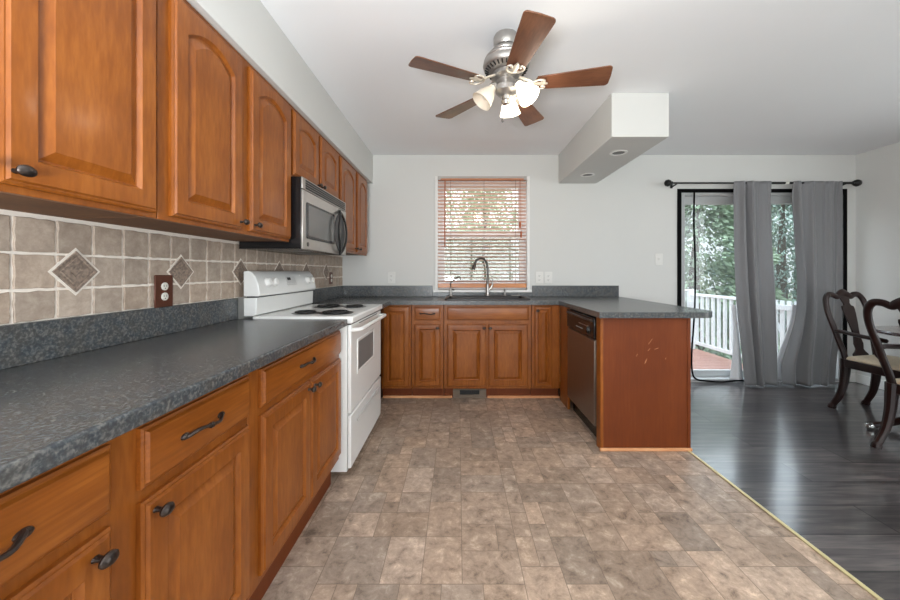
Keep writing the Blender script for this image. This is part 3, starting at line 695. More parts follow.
tag(MB().loops([[(-0.05, -0.018, 0), (0.05, 0.006, 0), (0.052, 0.018, 0), (-0.046, -0.004, 0)], [(-0.05, -0.018, 0.008), (0.05, 0.006, 0.008), (0.052, 0.018, 0.008), (-0.046, -0.004, 0.008)]]).build('sink_stopper_bar', STEEL, loc=(0.60, 3.64, ZD), bev=0.002),
    'thin steel bar lying on the right end of the black sink rim', 'sink accessory')

# ------------------------------------------------------------------ tile backsplash on the left wall
bs = thing('tile_backsplash', 'tan tumbled-stone tile backsplash on the left wall with pale grout', 'backsplash', (XL, 1.9, 1.03))
MB().box(XL + 0.0005, XL + 0.004, 0.12, 3.738, 1.031, 1.346).build('grout_bed', GROUT, bs, loc=(-XL, -1.9, -1.03), smooth=False)
rn = random.Random(5); m = MB(); pz = 0.1065; py = 0.107
def rough_tile(y0, y1, z0, z1):
    g = 0.0044; y0 += g; y1 -= g; z0 += g; z1 -= g; pts = []
    n = 5
    for (a, b_) in (((y0, z0), (y1, z0)), ((y1, z0), (y1, z1)), ((y1, z1), (y0, z1)), ((y0, z1), (y0, z0))):
        for i in range(n):
            t = i / n; jy, jz = rn.uniform(-.0019, .0019), rn.uniform(-.0019, .0019)
            pts.append((a[0] + (b_[0] - a[0]) * t + jy, a[1] + (b_[1] - a[1]) * t + jz))
    cy, cz = (y0 + y1) / 2, (z0 + z1) / 2
    k = rn.uniform(0.88, 1.08); w = rn.uniform(-0.02, 0.02); tn = (k * (1 + w), k, k * (1 - w))
    sh = lambda f, x: [(x, cy + (p[0] - cy) * f, cz + (p[1] - cz) * f) for p in pts]
    m.loops([sh(1, XL + 0.0035), sh(1, XL + 0.007), sh(0.965, XL + 0.0085)], cap0=False, tint=tn)
y = 1.074 - 9 * py
while y < 3.73:
    for z0, z1 in ((1.0295, 1.123), (1.123, 1.229), (1.229, 1.335)):
        rough_tile(y, min(y + py, 3.737), z0, z1)
    y += py
m.build('wall_tiles', TILE, bs, loc=(-XL, -1.9, -1.03), sharp=15)
k = -2
while True:
    cy = 1.127 + 0.428 * k; k += 1
    if cy > 3.6: break
    dia = lambda r, x: [(x, -r, 0), (x, 0, -r), (x, r, 0), (x, 0, r)]
    a = MB().loops([dia(0.077, 0.004), dia(0.077, 0.0095), dia(0.067, 0.0095)], cap0=False).build('accent_border', GROUT, bs, loc=(0, cy - 1.9, 0.146), smooth=False)
    MB().loops([dia(0.067, 0.0095), dia(0.066, 0.0125), dia(0.056, 0.0125), dia(0.054, 0.0105), dia(0.046, 0.0105), dia(0.044, 0.0125), dia(0.02, 0.0125), dia(0.016, 0.011)], cap0=False).build('accent_tile', ACCENT, a, smooth=False)

# outlets and switch
def outlet(label, loc, rz, plate, wall=False, s=1.0, kind='duplex', cat='outlet'):
    o = thing('light_switch' if kind == 'switch' else 'wall_outlet', label, cat, loc, rz)
    w, h = 0.040 * s, 0.061 * s
    MB().box(-w, w, -0.006, 0, -h, h).build('cover_plate', plate, o, bev=0.003)
    if kind == 'duplex':
        for dz in (0.021, -0.021):
            q = MB().lathe([(0.0165, 0), (0.0165, 0.0035), (0.0155, 0.004), (0.001, 0.004)], (0, -0.006, dz), (0, -1, 0), n=20).build('socket', plate if plate is PLATEW else SOCK, o)
            MB().box(-0.0075, -0.0055, -0.0104, -0.0098, dz - 0.002, dz + 0.007).box(0.0055, 0.0075, -0.0104, -0.0098, dz - 0.002, dz + 0.007).box(-0.002, 0.002, -0.0104, -0.0098, dz - 0.010, dz - 0.006).build('slots', SLOT, q)
    else:
        MB().box(-0.006, 0.006, -0.010, -0.0055, -0.013, 0.013).box(-0.004, 0.004, -0.018, -0.009, 0.0, 0.009).build('toggle', plate, o)
    return o
outlet('brown wood-look outlet with white sockets on the tile above the foreground counter', (XL + 0.0095, 1.460, 1.094), R(90), PLATEB, s=1.12)
outlet('small brown outlet on the tile in the far corner right of the range', (XL + 0.0095, 3.385, 1.115), R(90), PLATEB, s=0.95)
outlet('white outlet on the back wall left of the sink window', (-0.71, YB, 1.115), 0, PLATEW)
outlet('white outlet right of the sink window, the one nearer the window casing', (0.87, YB, 1.115), 0, PLATEW)
outlet('white outlet right of the sink window, above the peninsula corner', (0.965, YB, 1.115), 0, PLATEW)
outlet('white light switch on the back wall left of the sliding door', (2.145, YB, 1.31), 0, PLATEW, kind='switch', cat='light switch')

# floor register in the toe kick
rg = thing('floor_register', 'brown metal air register set in the toe kick under the sink cabinet', 'air vent', (0.108, 3.2705, 0.0))
m = MB(); m.box(-0.155, -0.092, -0.012, 0, 0.002, 0.085).box(0.092, 0.155, -0.012, 0, 0.002, 0.085).box(-0.092, 0.092, -0.012, 0, 0.075, 0.085).box(-0.092, 0.092, -0.012, 0, 0.002, 0.032)
m.build('frame', REG, rg, bev=0.002)
m = MB()
for i in range(9): m.box(-0.086 + i * 0.0205, -0.082 + i * 0.0205, -0.008, -0.002, 0.032, 0.075)
m.box(-0.092, 0.092, -0.0018, 0, 0.032, 0.075); m.build('grille', SLOT, rg)

# ------------------------------------------------------------------ range
rg = thing('range', 'white electric coil range between the left-wall base cabinets', 'range', (-0.60, 1.957, 0), R(90))
W = 0.768
m = MB(); m.box(0, W, 0.022, 0.60, 0.055, 0.884); m.build('body', APPW, rg, bev=0.003)
for x in (0.12, W - 0.12):
    for yy in (0.16, 0.55): MB().lathe([(0.016, 0), (0.018, 0.004), (0.012, 0.012), (0.012, 0.056)], (x, yy, 0), n=12).build('levelling_foot', BLACK, rg)
MB().box(0.004, W - 0.004, 0, 0.02, 0.072, 0.368).build('storage_drawer', APPW, rg, bev=0.006)
m = MB().loops([[(0.1, -0.0005, 0.315), (W - 0.1, -0.0005, 0.315), (W - 0.13, -0.0005, 0.285), (0.13, -0.0005, 0.285)], [(0.1, -0.006, 0.312), (W - 0.1, -0.006, 0.312), (W - 0.13, -0.006, 0.29), (0.13, -0.006, 0.29)]])
m.build('drawer_grip', APPW2, rg, bev=0.002)
od = MB()
od.loops([[(x, yy, zz) for x, zz in ((a, b0), (W - a, b0), (W - a, b1), (a, b1))] for a, yy, b0, b1 in
          ((0.004, 0.02, 0.380, 0.878), (0.004, 0.0, 0.380, 0.878))])
od = od.build('oven_door', APPW, rg, bev=0.006)
m = MB(); frame_boxes(m, 0.125, 0.535, 0.57, 0.775, 0.018, -0.004, 0.0005); m.build('window_trim', APPW, od, bev=0.002)
MB().box(0.143, 0.517, -0.0015, 0.0005, 0.588, 0.757).build('oven_window', DGLASS, od, smooth=False)
P = catmull([(0.03, 0.0, 0.845), (0.032, -0.03, 0.848), (0.055, -0.048, 0.85), (0.2, -0.052, 0.852), (W / 2, -0.054, 0.852), (W - 0.2, -0.052, 0.852), (W - 0.095, -0.048, 0.85), (W - 0.072, -0.03, 0.848), (W - 0.07, 0.0, 0.845)], 4)
MB().tube(P, [(0.0125, 0.016)] * len(P), 10).build('door_handle', APPW, od)
m = MB()
for i in range(18): m.box(0.17 + i * 0.026, 0.188 + i * 0.026, -0.0012, 0.0005, 0.864, 0.870)
m.build('vent_slots', SLOT, od)
MB().box(-0.004, W + 0.004, -0.012, 0.55, 0.886, 0.926).build('cooktop', APPW, rg, bev=0.010, seg=4)
MB().box(0.003, W - 0.003, 0.002, 0.05, 0.8785, 0.8865).build('door_gap', SLOT, rg)
for (bx, by, br) in ((0.175, 0.14, 0.098), (0.175, 0.325, 0.078), (0.555, 0.14, 0.078), (0.555, 0.325, 0.098)):
    bn = MB().lathe([(br + 0.004, 0.9262), (br + 0.002, 0.9285), (br - 0.008, 0.928), (br - 0.02, 0.9265), (0.02, 0.9262), (0.001, 0.9262)], (bx, by, 0), n=36).build('burner', PAN, rg)
    pts = [(bx + (0.018 + (br - 0.032) * q / 90) * math.cos(2 * PI * 3.6 * q / 90), by + (0.018 + (br - 0.032) * q / 90) * math.sin(2 * PI * 3.6 * q / 90), 0.934) for q in range(91)]
    MB().tube(pts, 0.0046, 6).build('coil', COIL, bn)
# back guard
prof = [(0.545, 0.9265), (0.530, 0.935), (0.527, 1.030), (0.60, 1.030), (0.60, 0.9265)]
MB().prism(prof, lambda a, b_, x: (x, a, b_), 0.0, W).build('backguard', APPW, rg, bev=0.004)
MB().box(0.02, W - 0.02, 0.532, 0.592, 1.0302, 1.0378).build('backguard_gap', SLOT, rg)
prof = [(0.512, 1.038), (0.506, 1.046), (0.514, 1.10), (0.532, 1.150), (0.552, 1.174), (0.57, 1.182), (0.598, 1.178), (0.598, 1.038)]
cp = MB().prism(prof, lambda a, b_, x: (x, a, b_), -0.004, W + 0.004).build('control_panel', APPW, rg, bev=0.009, seg=4)
nrm = Vector((0, -1, 0.30)).normalized()
for x in (0.095, 0.168, 0.635, 0.70):
    kb = MB().lathe([(0.029, 0), (0.028, 0.002), (0.023, 0.003), (0.021, 0.02), (0.018, 0.023), (0.001, 0.0235)], (x, 0.518, 1.115), nrm, n=22).build('control_knob', [TRIM], cp)
    MB().lathe([(0.031, 0), (0.031, 0.001), (0.029, 0.0014), (0.029, 0)], (x, 0.5185, 1.115), nrm, n=22).build('dial_ring', APPW2, kb)
def on_panel(x0, x1, z0, z1, th, name, mat, par=cp):
    yy = lambda z: 0.5135 + (z - 1.10) * 0.36
    m = MB().loops([[(x0, yy(z0) - th, z0), (x1, yy(z0) - th, z0), (x1, yy(z1) - th, z1), (x0, yy(z1) - th, z1)], [(x0, yy(z0) + 0.006, z0), (x1, yy(z0) + 0.006, z0), (x1, yy(z1) + 0.006, z1), (x0, yy(z1) + 0.006, z1)]])
    return m.build(name, mat, par)
pd = on_panel(0.325, 0.455, 1.088, 1.145, 0.001, 'clock_panel', APPW2)
on_panel(0.345, 0.39, 1.122, 1.139, 0.002, 'clock_display', SLOT, pd)
for i in range(4): on_panel(0.335 + i * 0.03, 0.352 + i * 0.03, 1.096, 1.102, 0.0018, 'clock_button', APPW, pd)
lamp = MB().lathe([(0.006, 0), (0.005, 0.002), (0.001, 0.003)], (0.54, 0.532, 1.150), nrm, n=10).build('indicator', TRIM, cp)

# ------------------------------------------------------------------ over-the-range microwave
mw = thing('microwave', 'stainless over-the-range microwave with black sides below short cabinets', 'microwave', (-0.87, 1.957, 1.305), R(90))
W = 0.757; H = 0.405
MB().box(0, W, 0.009, 0.355, 0.006, H).build('body', BLACK, mw, bev=0.003)
MB().box(0, W, 0.0, 0.0085, 0.338, H).build('top_grille_panel', STEEL, mw, bev=0.004)
m = MB()
for i in range(4): m.box(0.04, W - 0.02, -0.0015, 0.001, 0.345 + i * 0.0138, 0.3555 + i * 0.0138)
m.build('vent_louvres', SLOT, mw)
md = MB().box(0.0, W, -0.002, 0.0085, 0.0, 0.334).build('door', STEEL, mw, bev=0.003)
m = MB().loops([[(x, -0.0025, zz) for x, y_, zz in [(p[0], 0, p[1]) for p in rrect(0.045, 0.50, 0.062, 0.272, 0.014, 0)]], [(p[0], -0.0065, p[1]) for p in rrect(0.047, 0.498, 0.064, 0.270, 0.014, 0)]])
wf = m.build('window_frame', BLACK, md)
MB().loops([[(p[0], -0.0064, p[1]) for p in rrect(0.068, 0.47, 0.078, 0.256, 0.008, 0)], [(p[0], -0.0072, p[1]) for p in rrect(0.068, 0.47, 0.078, 0.256, 0.008, 0)]]).build('window_glass', MWGLASS, wf)
cx, cz, hh, hwid = 0.604, 0.158, 0.156, 0.118
def lens(f, y_):
    pts = []; n = 22
    for i in range(n): t = -1 + 2 * i / n; pts.append((cx + hwid * f * (1 - t * t) ** 0.85, y_, cz + hh * f * t))
    for i in range(n): t = 1 - 2 * i / n; pts.append((cx - hwid * f * (1 - t * t) ** 0.85, y_, cz + hh * f * t))
    return pts
MB().loops([lens(0.93, -0.001), lens(0.93, -0.006), lens(0.90, -0.008)]).build('keypad', MWPANEL, md)
for sgn in (-1, 1):
    P = [(cx + sgn * hwid * (1 - t * t) ** 0.85, -0.006 - (0.034 if sgn < 0 else 0.010) * (1 - t ** 4), cz + hh * t) for t in [-1 + i / 14 for i in range(29)]]
    MB().tube(P, [(0.008, 0.011)] * len(P), 8, flat=(0, 1, 0)).build('handle_arc', BLACK, md)
MB().lathe([(0.013, 0), (0.013, 0.003), (0.001, 0.0035)], (0.065, -0.002, 0.03), (0, -1, 0), n=18).build('badge', NICKELD, md)
MB().box(0.0, W, 0.009, 0.355, 0.0, 0.006).build('base_plate', BLACK, mw)
MB().box(0.1, 0.33, 0.08, 0.25, -0.002, 0.0).box(0.43, 0.66, 0.08, 0.25, -0.002, 0.0).build('grease_filter', NICKELD, mw)

# ------------------------------------------------------------------ dishwasher (faces the kitchen aisle, -X)
dw = thing('dishwasher', 'dark stainless dishwasher with black controls built into the peninsula', 'dishwasher', (0.932, 2.987, 0), R(-90))
W = 0.598
MB().box(0.002, W - 0.002, 0.03, 0.57, 0.1, 0.868).build('tub_body', BLACK, dw)
dd = MB().box(0.004, W - 0.004, 0.0, 0.028, 0.118, 0.705).build('door', STEELD, dw, bev=0.005)
cp = MB().box(0.004, W - 0.004, -0.004, 0.028, 0.712, 0.862).build('control_panel', BLACK, dw, bev=0.006)
MB().box(0.02, W - 0.02, -0.016, -0.003, 0.828, 0.846).build('handle_lip', NICKELD, cp, bev=0.005)
MB().box(0.30, 0.50, -0.0065, -0.003, 0.785, 0.79).build('trim_line', NICKEL, cp)
m = MB()
for i in range(5): m.box(0.24 + i * 0.03, 0.257 + i * 0.03, -0.0065, -0.003, 0.752, 0.757)
m.build('button_row', APPW2, cp)
kd = MB().lathe([(0.024, 0), (0.022, 0.012), (0.018, 0.016), (0.001, 0.017)], (0.49, -0.004, 0.762), (0, -1, 0), n=22).build('cycle_dial', BLACK, cp)
MB().lathe([(0.034, 0), (0.034, 0.001), (0.031, 0.001), (0.031, 0)], (0.49, -0.0045, 0.762), (0, -1, 0), n=22).build('dial_ring', NICKEL, kd)
MB().box(0.004, W - 0.004, 0.05, 0.07, 0.0, 0.112).build('toe_plate', BLACK, dw)

# ------------------------------------------------------------------ recessed lights in the bulkhead
for lab, x, y_ in (('recessed light in the bulkhead, the one nearer the camera', 1.27, 2.77), ('recessed light in the bulkhead, the one nearer the back wall', 1.26, 3.40)):
    q = thing('recessed_light', lab, 'ceiling light', (x, y_, 2.1185))
    MB().lathe([(0.047, 0.0), (0.047, -0.004), (0.066, -0.003), (0.068, 0.0)], n=30, caps=False).loops([[(0.068 * math.cos(a), 0.068 * math.sin(a), 0) for a in [2 * PI * i / 30 for i in range(30)]], [(0.047 * math.cos(a), 0.047 * math.sin(a), 0) for a in [2 * PI * i / 30 for i in range(30)]]], False, False).build('trim_ring', TRIM, q)
    MB().lathe([(0.046, -0.0005), (0.030, -0.0012), (0.012, -0.002), (0.001, -0.0022)], n=24).build('bulb_face', NICKELD, q)

# ------------------------------------------------------------------ ceiling fan
FX, FY = 0.255, 1.86
fan = thing('ceiling_fan', 'five-blade ceiling fan with nickel motor, walnut blades and three glass shades', 'ceiling fan', (FX, FY, ZC))
MB().lathe([(0.062, 0), (0.066, -0.01), (0.066, -0.045), (0.058, -0.06), (0.035, -0.066), (0.035, -0.08)], n=32).build('canopy', NICKEL, fan)
MB().lathe([(0.05, -0.075), (0.080, -0.082), (0.084, -0.090), (0.080, -0.094), (0.094, -0.100), (0.102, -0.108), (0.099, -0.113), (0.110, -0.118), (0.116, -0.130), (0.113, -0.136), (0.119, -0.140), (0.122, -0.155), (0.119, -0.17), (0.112, -0.178), (0.09, -0.19), (0.06, -0.2)], n=40).build('motor_housing', NICKEL, fan)
m = MB()
for i in range(30):
    a = 2 * PI * i / 30; c, s_ = math.cos(a), math.sin(a); t = Vector((-s_, c, 0))
    p0 = Vector((c * 0.1115, s_ * 0.1115, -0.1795)); p1 = Vector((c * 0.092, s_ * 0.092, -0.1905))
    m.tube([p0, p1], [0.0045, 0.0035], 6)
m.build('vent_slots', SLOT, fan)
MB().lathe([(0.06, -0.196), (0.075, -0.2), (0.078, -0.222), (0.062, -0.232), (0.05, -0.236), (0.052, -0.262), (0.058, -0.27), (0.056, -0.296), (0.04, -0.312), (0.022, -0.318), (0.02, -0.335), (0.026, -0.345), (0.018, -0.36), (0.001, -0.365)], n=32).build('light_fitter', NICKEL, fan)
BZ = -0.262
for k in range(5):
    a = R(-11 + 72 * k)
    iron = bpy.data.objects.new('blade_iron', None)
    # scrolled bracket
    m = MB()
    rot = Matrix.Rotation(a, 4, 'Z')
    tf = lambda p: rot @ Vector(p)
    m.tube([tf(p) for p in catmull([(0.06, 0, -0.218), (0.10, 0, -0.236), (0.125, 0, -0.25), (0.15, 0, BZ - 0.004)], 4)], [(0.006, 0.013)] * 13, 8)
    for sg in (-1, 1):
        m.tube([tf(p) for p in catmull([(0.135, 0, BZ - 0.006), (0.145, 0.025 * sg, BZ - 0.007), (0.168, 0.042 * sg, BZ - 0.009), (0.192, 0.040 * sg, BZ - 0.010), (0.20, 0.027 * sg, BZ - 0.010), (0.19, 0.019 * sg, BZ - 0.010), (0.182, 0.025 * sg, BZ - 0.010)], 5)], 0.0048, 8)
    m.tube([tf(p) for p in ((0.15, 0, BZ - 0.006), (0.19, 0, BZ - 0.008), (0.215, 0, BZ - 0.008))], [(0.004, 0.014), (0.004, 0.018), (0.004, 0.006)], 8)
    m.build('blade_iron', SCROLL, fan)
    # blade outline (length along +x), pitched 12 degrees
    L0, L1 = 0.165, 0.522; pts = []
    def hw_(t): return 0.045 + 0.022 * t
    for i in range(13): t = i / 12; pts.append((L0 + (L1 - L0 - 0.02) * t, -hw_(t)))
    for i in range(1, 6): b_ = R(90 * i / 6); pts.append((L1 - 0.02 + 0.02 * math.sin(b_), -hw_(1) + 0.02 * (1 - math.cos(b_))))
    pts.append((L1 + 0.002, 0))
    for i in range(5, 0, -1): b_ = R(90 * i / 6); pts.append((L1 - 0.02 + 0.02 * math.sin(b_), hw_(1) - 0.02 * (1 - math.cos(b_))))
    for i in range(12, -1, -1): t = i / 12; pts.append((L0 + (L1 - L0 - 0.02) * t, hw_(t)))
    pts.append((L0 - 0.012, 0.02)); pts.append((L0 - 0.012, -0.02))
    o = MB().prism(pts, lambda x, y_, z_: (x, y_, z_), -0.003, 0.003).build('fan_blade', BLADE, fan, bev=0.0015)
    o.location = (0, 0, BZ); o.rotation_euler = (R(-11), 0, a); o.rotation_mode = 'XYZ'
prof = [(0.016, 0), (0.021, 0.006), (0.022, 0.02), (0.031, 0.035), (0.043, 0.06), (0.050, 0.085), (0.058, 0.108), (0.0565, 0.109), (0.048, 0.085), (0.041, 0.06), (0.029, 0.035), (0.018, 0.018)]
for az, lit in ((190, 0), (325, 1), (72, 1)):
    a = R(az); d = Vector((math.cos(a) * 0.62, math.sin(a) * 0.62, -0.80)).normalized()
    hub = Vector((math.cos(a) * 0.045, math.sin(a) * 0.045, -0.262))
    nk = Vector((math.cos(a) * 0.068, math.sin(a) * 0.068, -0.272))
    arm = MB().tube([hub, (hub + nk) / 2 + Vector((0, 0, 0.005)), nk], 0.009, 10).lathe([(0.012, -0.012), (0.022, -0.006), (0.024, 0.006), (0.02, 0.008)], nk, d, n=18).build('lamp_arm', NICKEL, fan)
    MB().lathe(prof, nk, d, n=32, caps=False).build('lamp_shade', LIT if lit else FROST, fan)
    bb = nk + d * 0.06
    MB().lathe([(0.010, -0.05), (0.012, -0.03), (0.022, 0.0), (0.02, 0.014), (0.010, 0.024), (0.001, 0.027)], bb, d, n=16).build('bulb', LIT if lit else FROST, fan)
    if lit:
        ld = bpy.data.lights.new('bulb_light', 'POINT'); ld.energy = 2.0; ld.color = (1, 0.9, 0.76); ld.shadow_soft_size = 0.04
        lo = bpy.data.objects.new('bulb_light', ld); COL.objects.link(lo); lo.parent = fan; lo.location = nk + d * 0.135
m = MB().tube([(-0.02, -0.03, -0.335), (-0.022, -0.032, -0.45)], 0.0012, 5).lathe([(0.002, 0), (0.006, -0.006), (0.006, -0.014), (0.002, -0.02)], (-0.022, -0.032, -0.45), n=10)
m.build('pull_chain', NICKELD, fan)

# ------------------------------------------------------------------ dining chairs and table
def armchair(label, loc, rz):
    c = thing('dining_armchair', label, 'chair', loc, rz)
    yz = lambda z: 0.205 + 0.235 * max(0, z - 0.45) + 0.16 * max(0, 0.45 - z) ** 1.5
    half = [(0.172, 0.43), (0.180, 0.50), (0.196, 0.60), (0.205, 0.68), (0.222, 0.78), (0.226, 0.86), (0.212, 0.93), (0.175, 0.972), (0.125, 0.975), (0.080, 0.958), (0.045, 0.975), (0.0, 0.990)]
    pts = [(x, yz(z), z) for x, z in half] + [(-x, yz(z), z) for x, z in half[::-1][1:]]
    P = catmull(pts, 5); n = len(P)
    rad = []
    for i, p in enumerate(P):
        q = abs(p.x) < 0.17 and p.z > 0.94
        rad.append((0.019, 0.024) if not q else (0.015, 0.024 + 0.012 * max(0, 1 - abs(p.x) / 0.09)))
    MB().tube(P, rad, 10, flat=(0, 1, -0.2)).build('back_frame', MAHOG, c)
    sp = [(0.085, 0.455), (0.082, 0.475), (0.055, 0.495), (0.040, 0.515), (0.046, 0.54), (0.050, 0.56), (0.042, 0.59), (0.034, 0.62), (0.038, 0.67), (0.050, 0.74), (0.062, 0.81), (0.068, 0.855), (0.064, 0.875), (0.040, 0.882), (0.033, 0.90), (0.044, 0.925), (0.052, 0.95), (0.048, 0.975)]
    cv = lambda z: 0.02 * math.sin((z - 0.46) / 0.51 * PI)
    L = []
    for w, z in sp:
        yy = yz(z) - cv(z) * 0.6
        L.append([(-w, yy - 0.006, z), (w, yy - 0.006, z), (w, yy + 0.006, z), (-w, yy + 0.006, z)])
    MB().loops(L).build('splat', MAHOG, c, bev=0.002)
    # seat rails and cushion
    def seat_loop(ins, z, r=0.03):
        b0, b1 = -0.245 + ins, 0.215 - ins
        cs = [(0.205 - ins, b1), (-0.205 + ins, b1), (-0.262 + ins, b0), (0.262 - ins, b0)]; out = []
        for i, (x, y_) in enumerate(cs):
            p = Vector((x, y_)); a_ = Vector(cs[i - 1]); b__ = Vector(cs[(i + 1) % 4])
            s0 = p + (a_ - p).normalized() * r; s1 = p + (b__ - p).normalized() * r
            for k in range(5):
                t = k / 4; q = s0 * (1 - t) ** 2 + p * 2 * t * (1 - t) + s1 * t * t; out.append((q.x, q.y, z))
        return out
    MB().loops([seat_loop(0.004, 0.375), seat_loop(0, 0.38), seat_loop(0, 0.432), seat_loop(0.006, 0.438)]).build('seat_frame', MAHOG, c)
    MB().loops([seat_loop(0.016, 0.438), seat_loop(0.012, 0.448), seat_loop(0.018, 0.462, 0.04), seat_loop(0.05, 0.474, 0.05), seat_loop(0.11, 0.479, 0.05)]).build('seat', SEATF, c, sharp=180)
    for sg in (-1, 1):
        rl = catmull([(0.172 * sg, 0.205, 0.44), (0.175 * sg, 0.205, 0.36), (0.178 * sg, 0.212, 0.25), (0.184 * sg, 0.235, 0.13), (0.190 * sg, 0.272, 0.045), (0.192 * sg, 0.285, 0.012), (0.192 * sg, 0.288, 0.0)], 4)
        MB().tube(rl, [(0.034 - 0.012 * min(1, max(0, (0.42 - p.z) / 0.38)) + (0.005 if p.z < 0.03 else 0)) for p in rl], 10).build('leg', MAHOG, c)
        fl = catmull([(0.228 * sg, -0.212, 0.42), (0.245 * sg, -0.232, 0.37), (0.252 * sg, -0.240, 0.30), (0.240 * sg, -0.228, 0.20), (0.228 * sg, -0.216, 0.10), (0.230 * sg, -0.220, 0.045), (0.236 * sg, -0.228, 0.018), (0.236 * sg, -0.228, 0.0)], 4)
        rr = []
        for p in fl:
            r_ = 0.034 if p.z > 0.3 else 0.018 + 0.016 * (max(0, p.z - 0.1) / 0.2) ** 1.2
            if p.z < 0.04: r_ = 0.026
            rr.append(r_)
        MB().tube(fl, rr, 10).build('leg', MAHOG, c)
        ar = catmull([(0.203 * sg, yz(0.66) - 0.005, 0.668), (0.218 * sg, 0.20, 0.672), (0.248 * sg, 0.10, 0.664), (0.268 * sg, 0.0, 0.658), (0.268 * sg, -0.06, 0.656), (0.258 * sg, -0.098, 0.646)], 5)
        MB().tube(ar, [(0.016, 0.022)] * (len(ar) - 3) + [(0.018, 0.024), (0.015, 0.020), (0.007, 0.011)], 10).build('armrest', MAHOG, c)
        su = catmull([(0.262 * sg, -0.07, 0.65), (0.268 * sg, -0.03, 0.60), (0.258 * sg, -0.03, 0.54), (0.238 * sg, -0.075, 0.47), (0.236 * sg, -0.09, 0.41)], 5)
        MB().tube(su, [(0.011, 0.014)] * len(su), 8).build('arm_support', MAHOG, c)
    return c
armchair('dark mahogany armchair with cream seat by the right curtain, behind the table', (3.485, 2.79, 0), R(11))
armchair('dark mahogany armchair nearest the camera, cut by the right edge, back turned to the kitchen', (3.085, 2.15, 0), R(90))
tb = thing('dining_table', 'dark wooden pedestal dining table at the right edge with a sheeny top', 'table', (3.56, 2.13, 0))
def oval(sx, sy, z, p=3.4, n=48):
    return [(sx * math.copysign(abs(math.cos(a)) ** (2 / p), math.cos(a)), sy * math.copysign(abs(math.sin(a)) ** (2 / p), math.sin(a)), z) for a in [2 * PI * i / n for i in range(n)]]
MB().loops([oval(0.50, 0.625, 0.722), oval(0.52, 0.645, 0.730), oval(0.525, 0.65, 0.742), oval(0.515, 0.64, 0.75)]).build('tabletop', TABLEW, tb)
MB().loops([oval(0.33, 0.46, 0.655), oval(0.33, 0.46, 0.7215)]).build('apron', TABLEW, tb)
for sy in (1, -1):
    MB().lathe([(0.07, 0.655), (0.05, 0.62), (0.04, 0.56), (0.055, 0.46), (0.065, 0.36), (0.05, 0.27), (0.06, 0.24), (0.06, 0.12), (0.04, 0.10)], (0, 0.22 * sy, 0), n=24).build('pedestal', MAHOG, tb)
    for pts in ([(0, 0.25, 0.19), (-0.06, 0.38, 0.16), (-0.18, 0.47, 0.09), (-0.34, 0.485, 0.045), (-0.475, 0.485, 0.028)], [(0.02, 0.22, 0.19), (0.12, 0.20, 0.16), (0.24, 0.17, 0.09), (0.36, 0.14, 0.045), (0.46, 0.12, 0.028)]):
        P = catmull([(x, y_ * sy, z) for x, y_, z in pts], 5)
        lg = MB().tube(P, [(0.033 - 0.012 * i / 20, 0.022) for i in range(21)], 10).build('leg', MAHOG, tb)
        e = Vector(P[-1]); d = (Vector(P[-1]) - Vector(P[-3])).normalized(); d.z = 0
        MB().lathe([(0.021, -0.01), (0.024, 0.0), (0.025, 0.02), (0.018, 0.034), (0.001, 0.036)], (e.x, e.y, 0.026), d, n=14).build('foot_cap', SILVERCAP, lg)

# ------------------------------------------------------------------ outside
struct(MB().box(-30, 40, -30, 45, -1.35, -1.25).build('ground', GRASS, smooth=False))
dk = thing('deck', 'reddish board deck outside the sliding door', 'deck', (2.9, 3.9, 0))
m = MB()
for i in range(14):
    m.box(-1.6, 1.06, 0.0 + i * 0.145, 0.138 + i * 0.145, -0.135, -0.10)
m.build('deck_boards', BOARD, dk)
m = MB(); m.box(-1.58, -1.48, 0.1, 0.2, -1.25, -0.136).box(0.9, 1.0, 0.1, 0.2, -1.25, -0.136).box(-1.58, -1.48, 1.8, 1.9, -1.25, -0.136).box(0.9, 1.0, 1.8, 1.9, -1.25, -0.136); m.build('support_post', BOARD, dk)
def railing(label, p0, p1, gap=0.115, lowpost=True):
    d = Vector((p1[0] - p0[0], p1[1] - p0[1], 0)); L = d.length; rz = math.atan2(d.y, d.x)
    r = thing('deck_railing', label, 'railing', (p0[0], p0[1], -0.10), rz)
    MB().box(0, L, -0.03, 0.03, 0.885, 0.925).build('top_rail', WHITEP, r, bev=0.005)
    MB().box(0, L, -0.02, 0.02, 0.10, 0.15).build('bottom_rail', WHITEP, r, bev=0.004)
    n = int(L / gap)
    for i in range(n):
        x = (i + 0.5) * L / n
        MB().box(x - 0.017, x + 0.017, -0.017, 0.017, 0.15, 0.885).build('baluster', WHITEP, r)
    for x in (0.03, L - 0.03):
        m = MB().box(x - 0.045, x + 0.045, -0.045, 0.045, 0.0, 0.96); m.box(x - 0.058, x + 0.058, -0.058, 0.058, 0.96, 0.985); m.build('post', WHITEP, r, bev=0.004)
    return r
railing('white baluster railing along the right side of the deck, seen through the glass door', (3.88, 4.55), (3.88, 5.86))
railing('white railing across the far end of the deck, left of the middle curtain', (1.38, 5.88), (3.78, 5.88))
# closed white gate where the stairs leave the deck
gt = thing('deck_gate', 'white slatted gate with a diagonal brace, seen between the two curtains', 'gate', (3.9, 4.02, -0.10), R(90))
MB().box(0, 0.42, -0.02, 0.02, 0.82, 0.88).box(0, 0.42, -0.02, 0.02, 0.08, 0.14).build('rails', WHITEP, gt)
for i in range(5): MB().box(0.01 + i * 0.09, 0.065 + i * 0.09, -0.036, -0.021, 0.04, 0.93).build('slat', WHITEP, gt)
MB().tube([(0.03, -0.045, 0.12), (0.4, -0.045, 0.82)], [(0.01, 0.025)] * 2, 4).build('brace', WHITEP, gt)

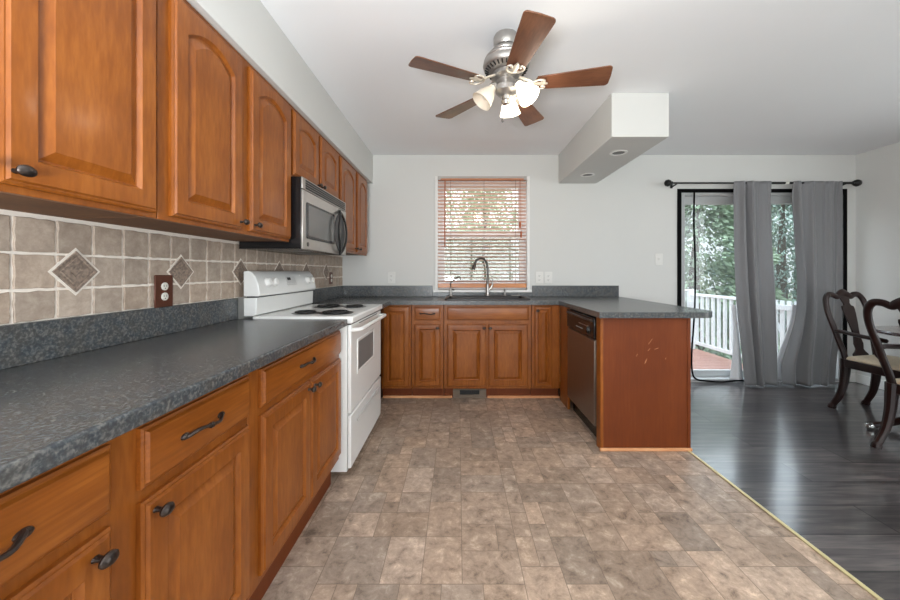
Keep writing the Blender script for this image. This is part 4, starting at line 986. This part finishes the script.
def tree(name, label, loc, h, r, mat, seed, kind='cone', n=2600, grp=None):
    t = thing(name, label, 'tree', loc, 0, grp)
    rn = random.Random(seed); P = [(0, 0, 0), (rn.uniform(-.1, .1), rn.uniform(-.1, .1), h * 0.5), (0, 0, h * 0.92)]
    MB().tube(P, [0.16, 0.11, 0.03], 8).build('trunk', BARK, t)
    m = MB()
    cl = []
    if kind != 'cone':
        for _ in range(26): cl.append((rn.gauss(0, r * 0.45), rn.gauss(0, r * 0.45), h * rn.uniform(0.08, 0.92), r * rn.uniform(0.3, 0.5)))
    for _ in range(n):
        if kind == 'cone':
            f = rn.random() ** 0.9; z = h * (0.03 + 0.97 * f); rr = r * min(1, (1 - f) * 2.6) ** 0.6 * (0.35 + 0.65 * rn.random() ** 0.5) + 0.05
            tier = 0.5 + 0.5 * math.sin(z * 6 + seed); rr *= 0.75 + 0.25 * tier; a = rn.uniform(0, 2 * PI)
            p = Vector((rr * math.cos(a), rr * math.sin(a), z - rr * 0.25)); dirn = Vector((math.cos(a), math.sin(a), rn.uniform(-0.7, 0.1)))
        else:
            c = rn.choice(cl); v = Vector((rn.gauss(0, 1), rn.gauss(0, 1), rn.gauss(0, 1))).normalized() * c[3] * rn.uniform(0.6, 1)
            p = Vector(c[:3]) + v; dirn = Vector((rn.uniform(-1, 1), rn.uniform(-1, 1), rn.uniform(-1, 0.4)))
        dirn.normalize(); s_ = rn.uniform(0.06, 0.12)
        side = dirn.cross(Vector((rn.uniform(-1, 1), rn.uniform(-1, 1), rn.uniform(-1, 1)))).normalized() * s_ * 0.38
        m.add([p - dirn * s_, p + side, p + dirn * s_, p - side], [(0, 1, 2, 3)])
    m.build('foliage', mat, t, smooth=False)
    return t
G = -1.25
tree('conifer_tree', 'green conifer filling the glass left of the middle curtain', (6.05, 8.8, G), 4.7, 1.6, LEAF1, 1, 'cone', 12000)
tree('spruce_tree', 'bluish spruce seen between the two grey curtains', (9.2, 9.9, G), 5.2, 1.7, LEAF3, 3, 'cone', 12000)
tree('maple_tree', 'paler loose tree far behind the left end of the deck railing', (8.0, 14.6, G), 6.2, 2.0, LEAF2, 5, 'ball', 9000)
tree('conifer_tree', 'distant green conifer behind the right-hand curtain', (13.4, 13.8, G), 6.6, 2.3, LEAF1, 4, 'cone', 12000)
tree('maple_tree', 'wide pale green tree behind the sink window', (0.9, 12.0, G), 5.6, 2.3, LEAF2, 6, 'ball', 15000)
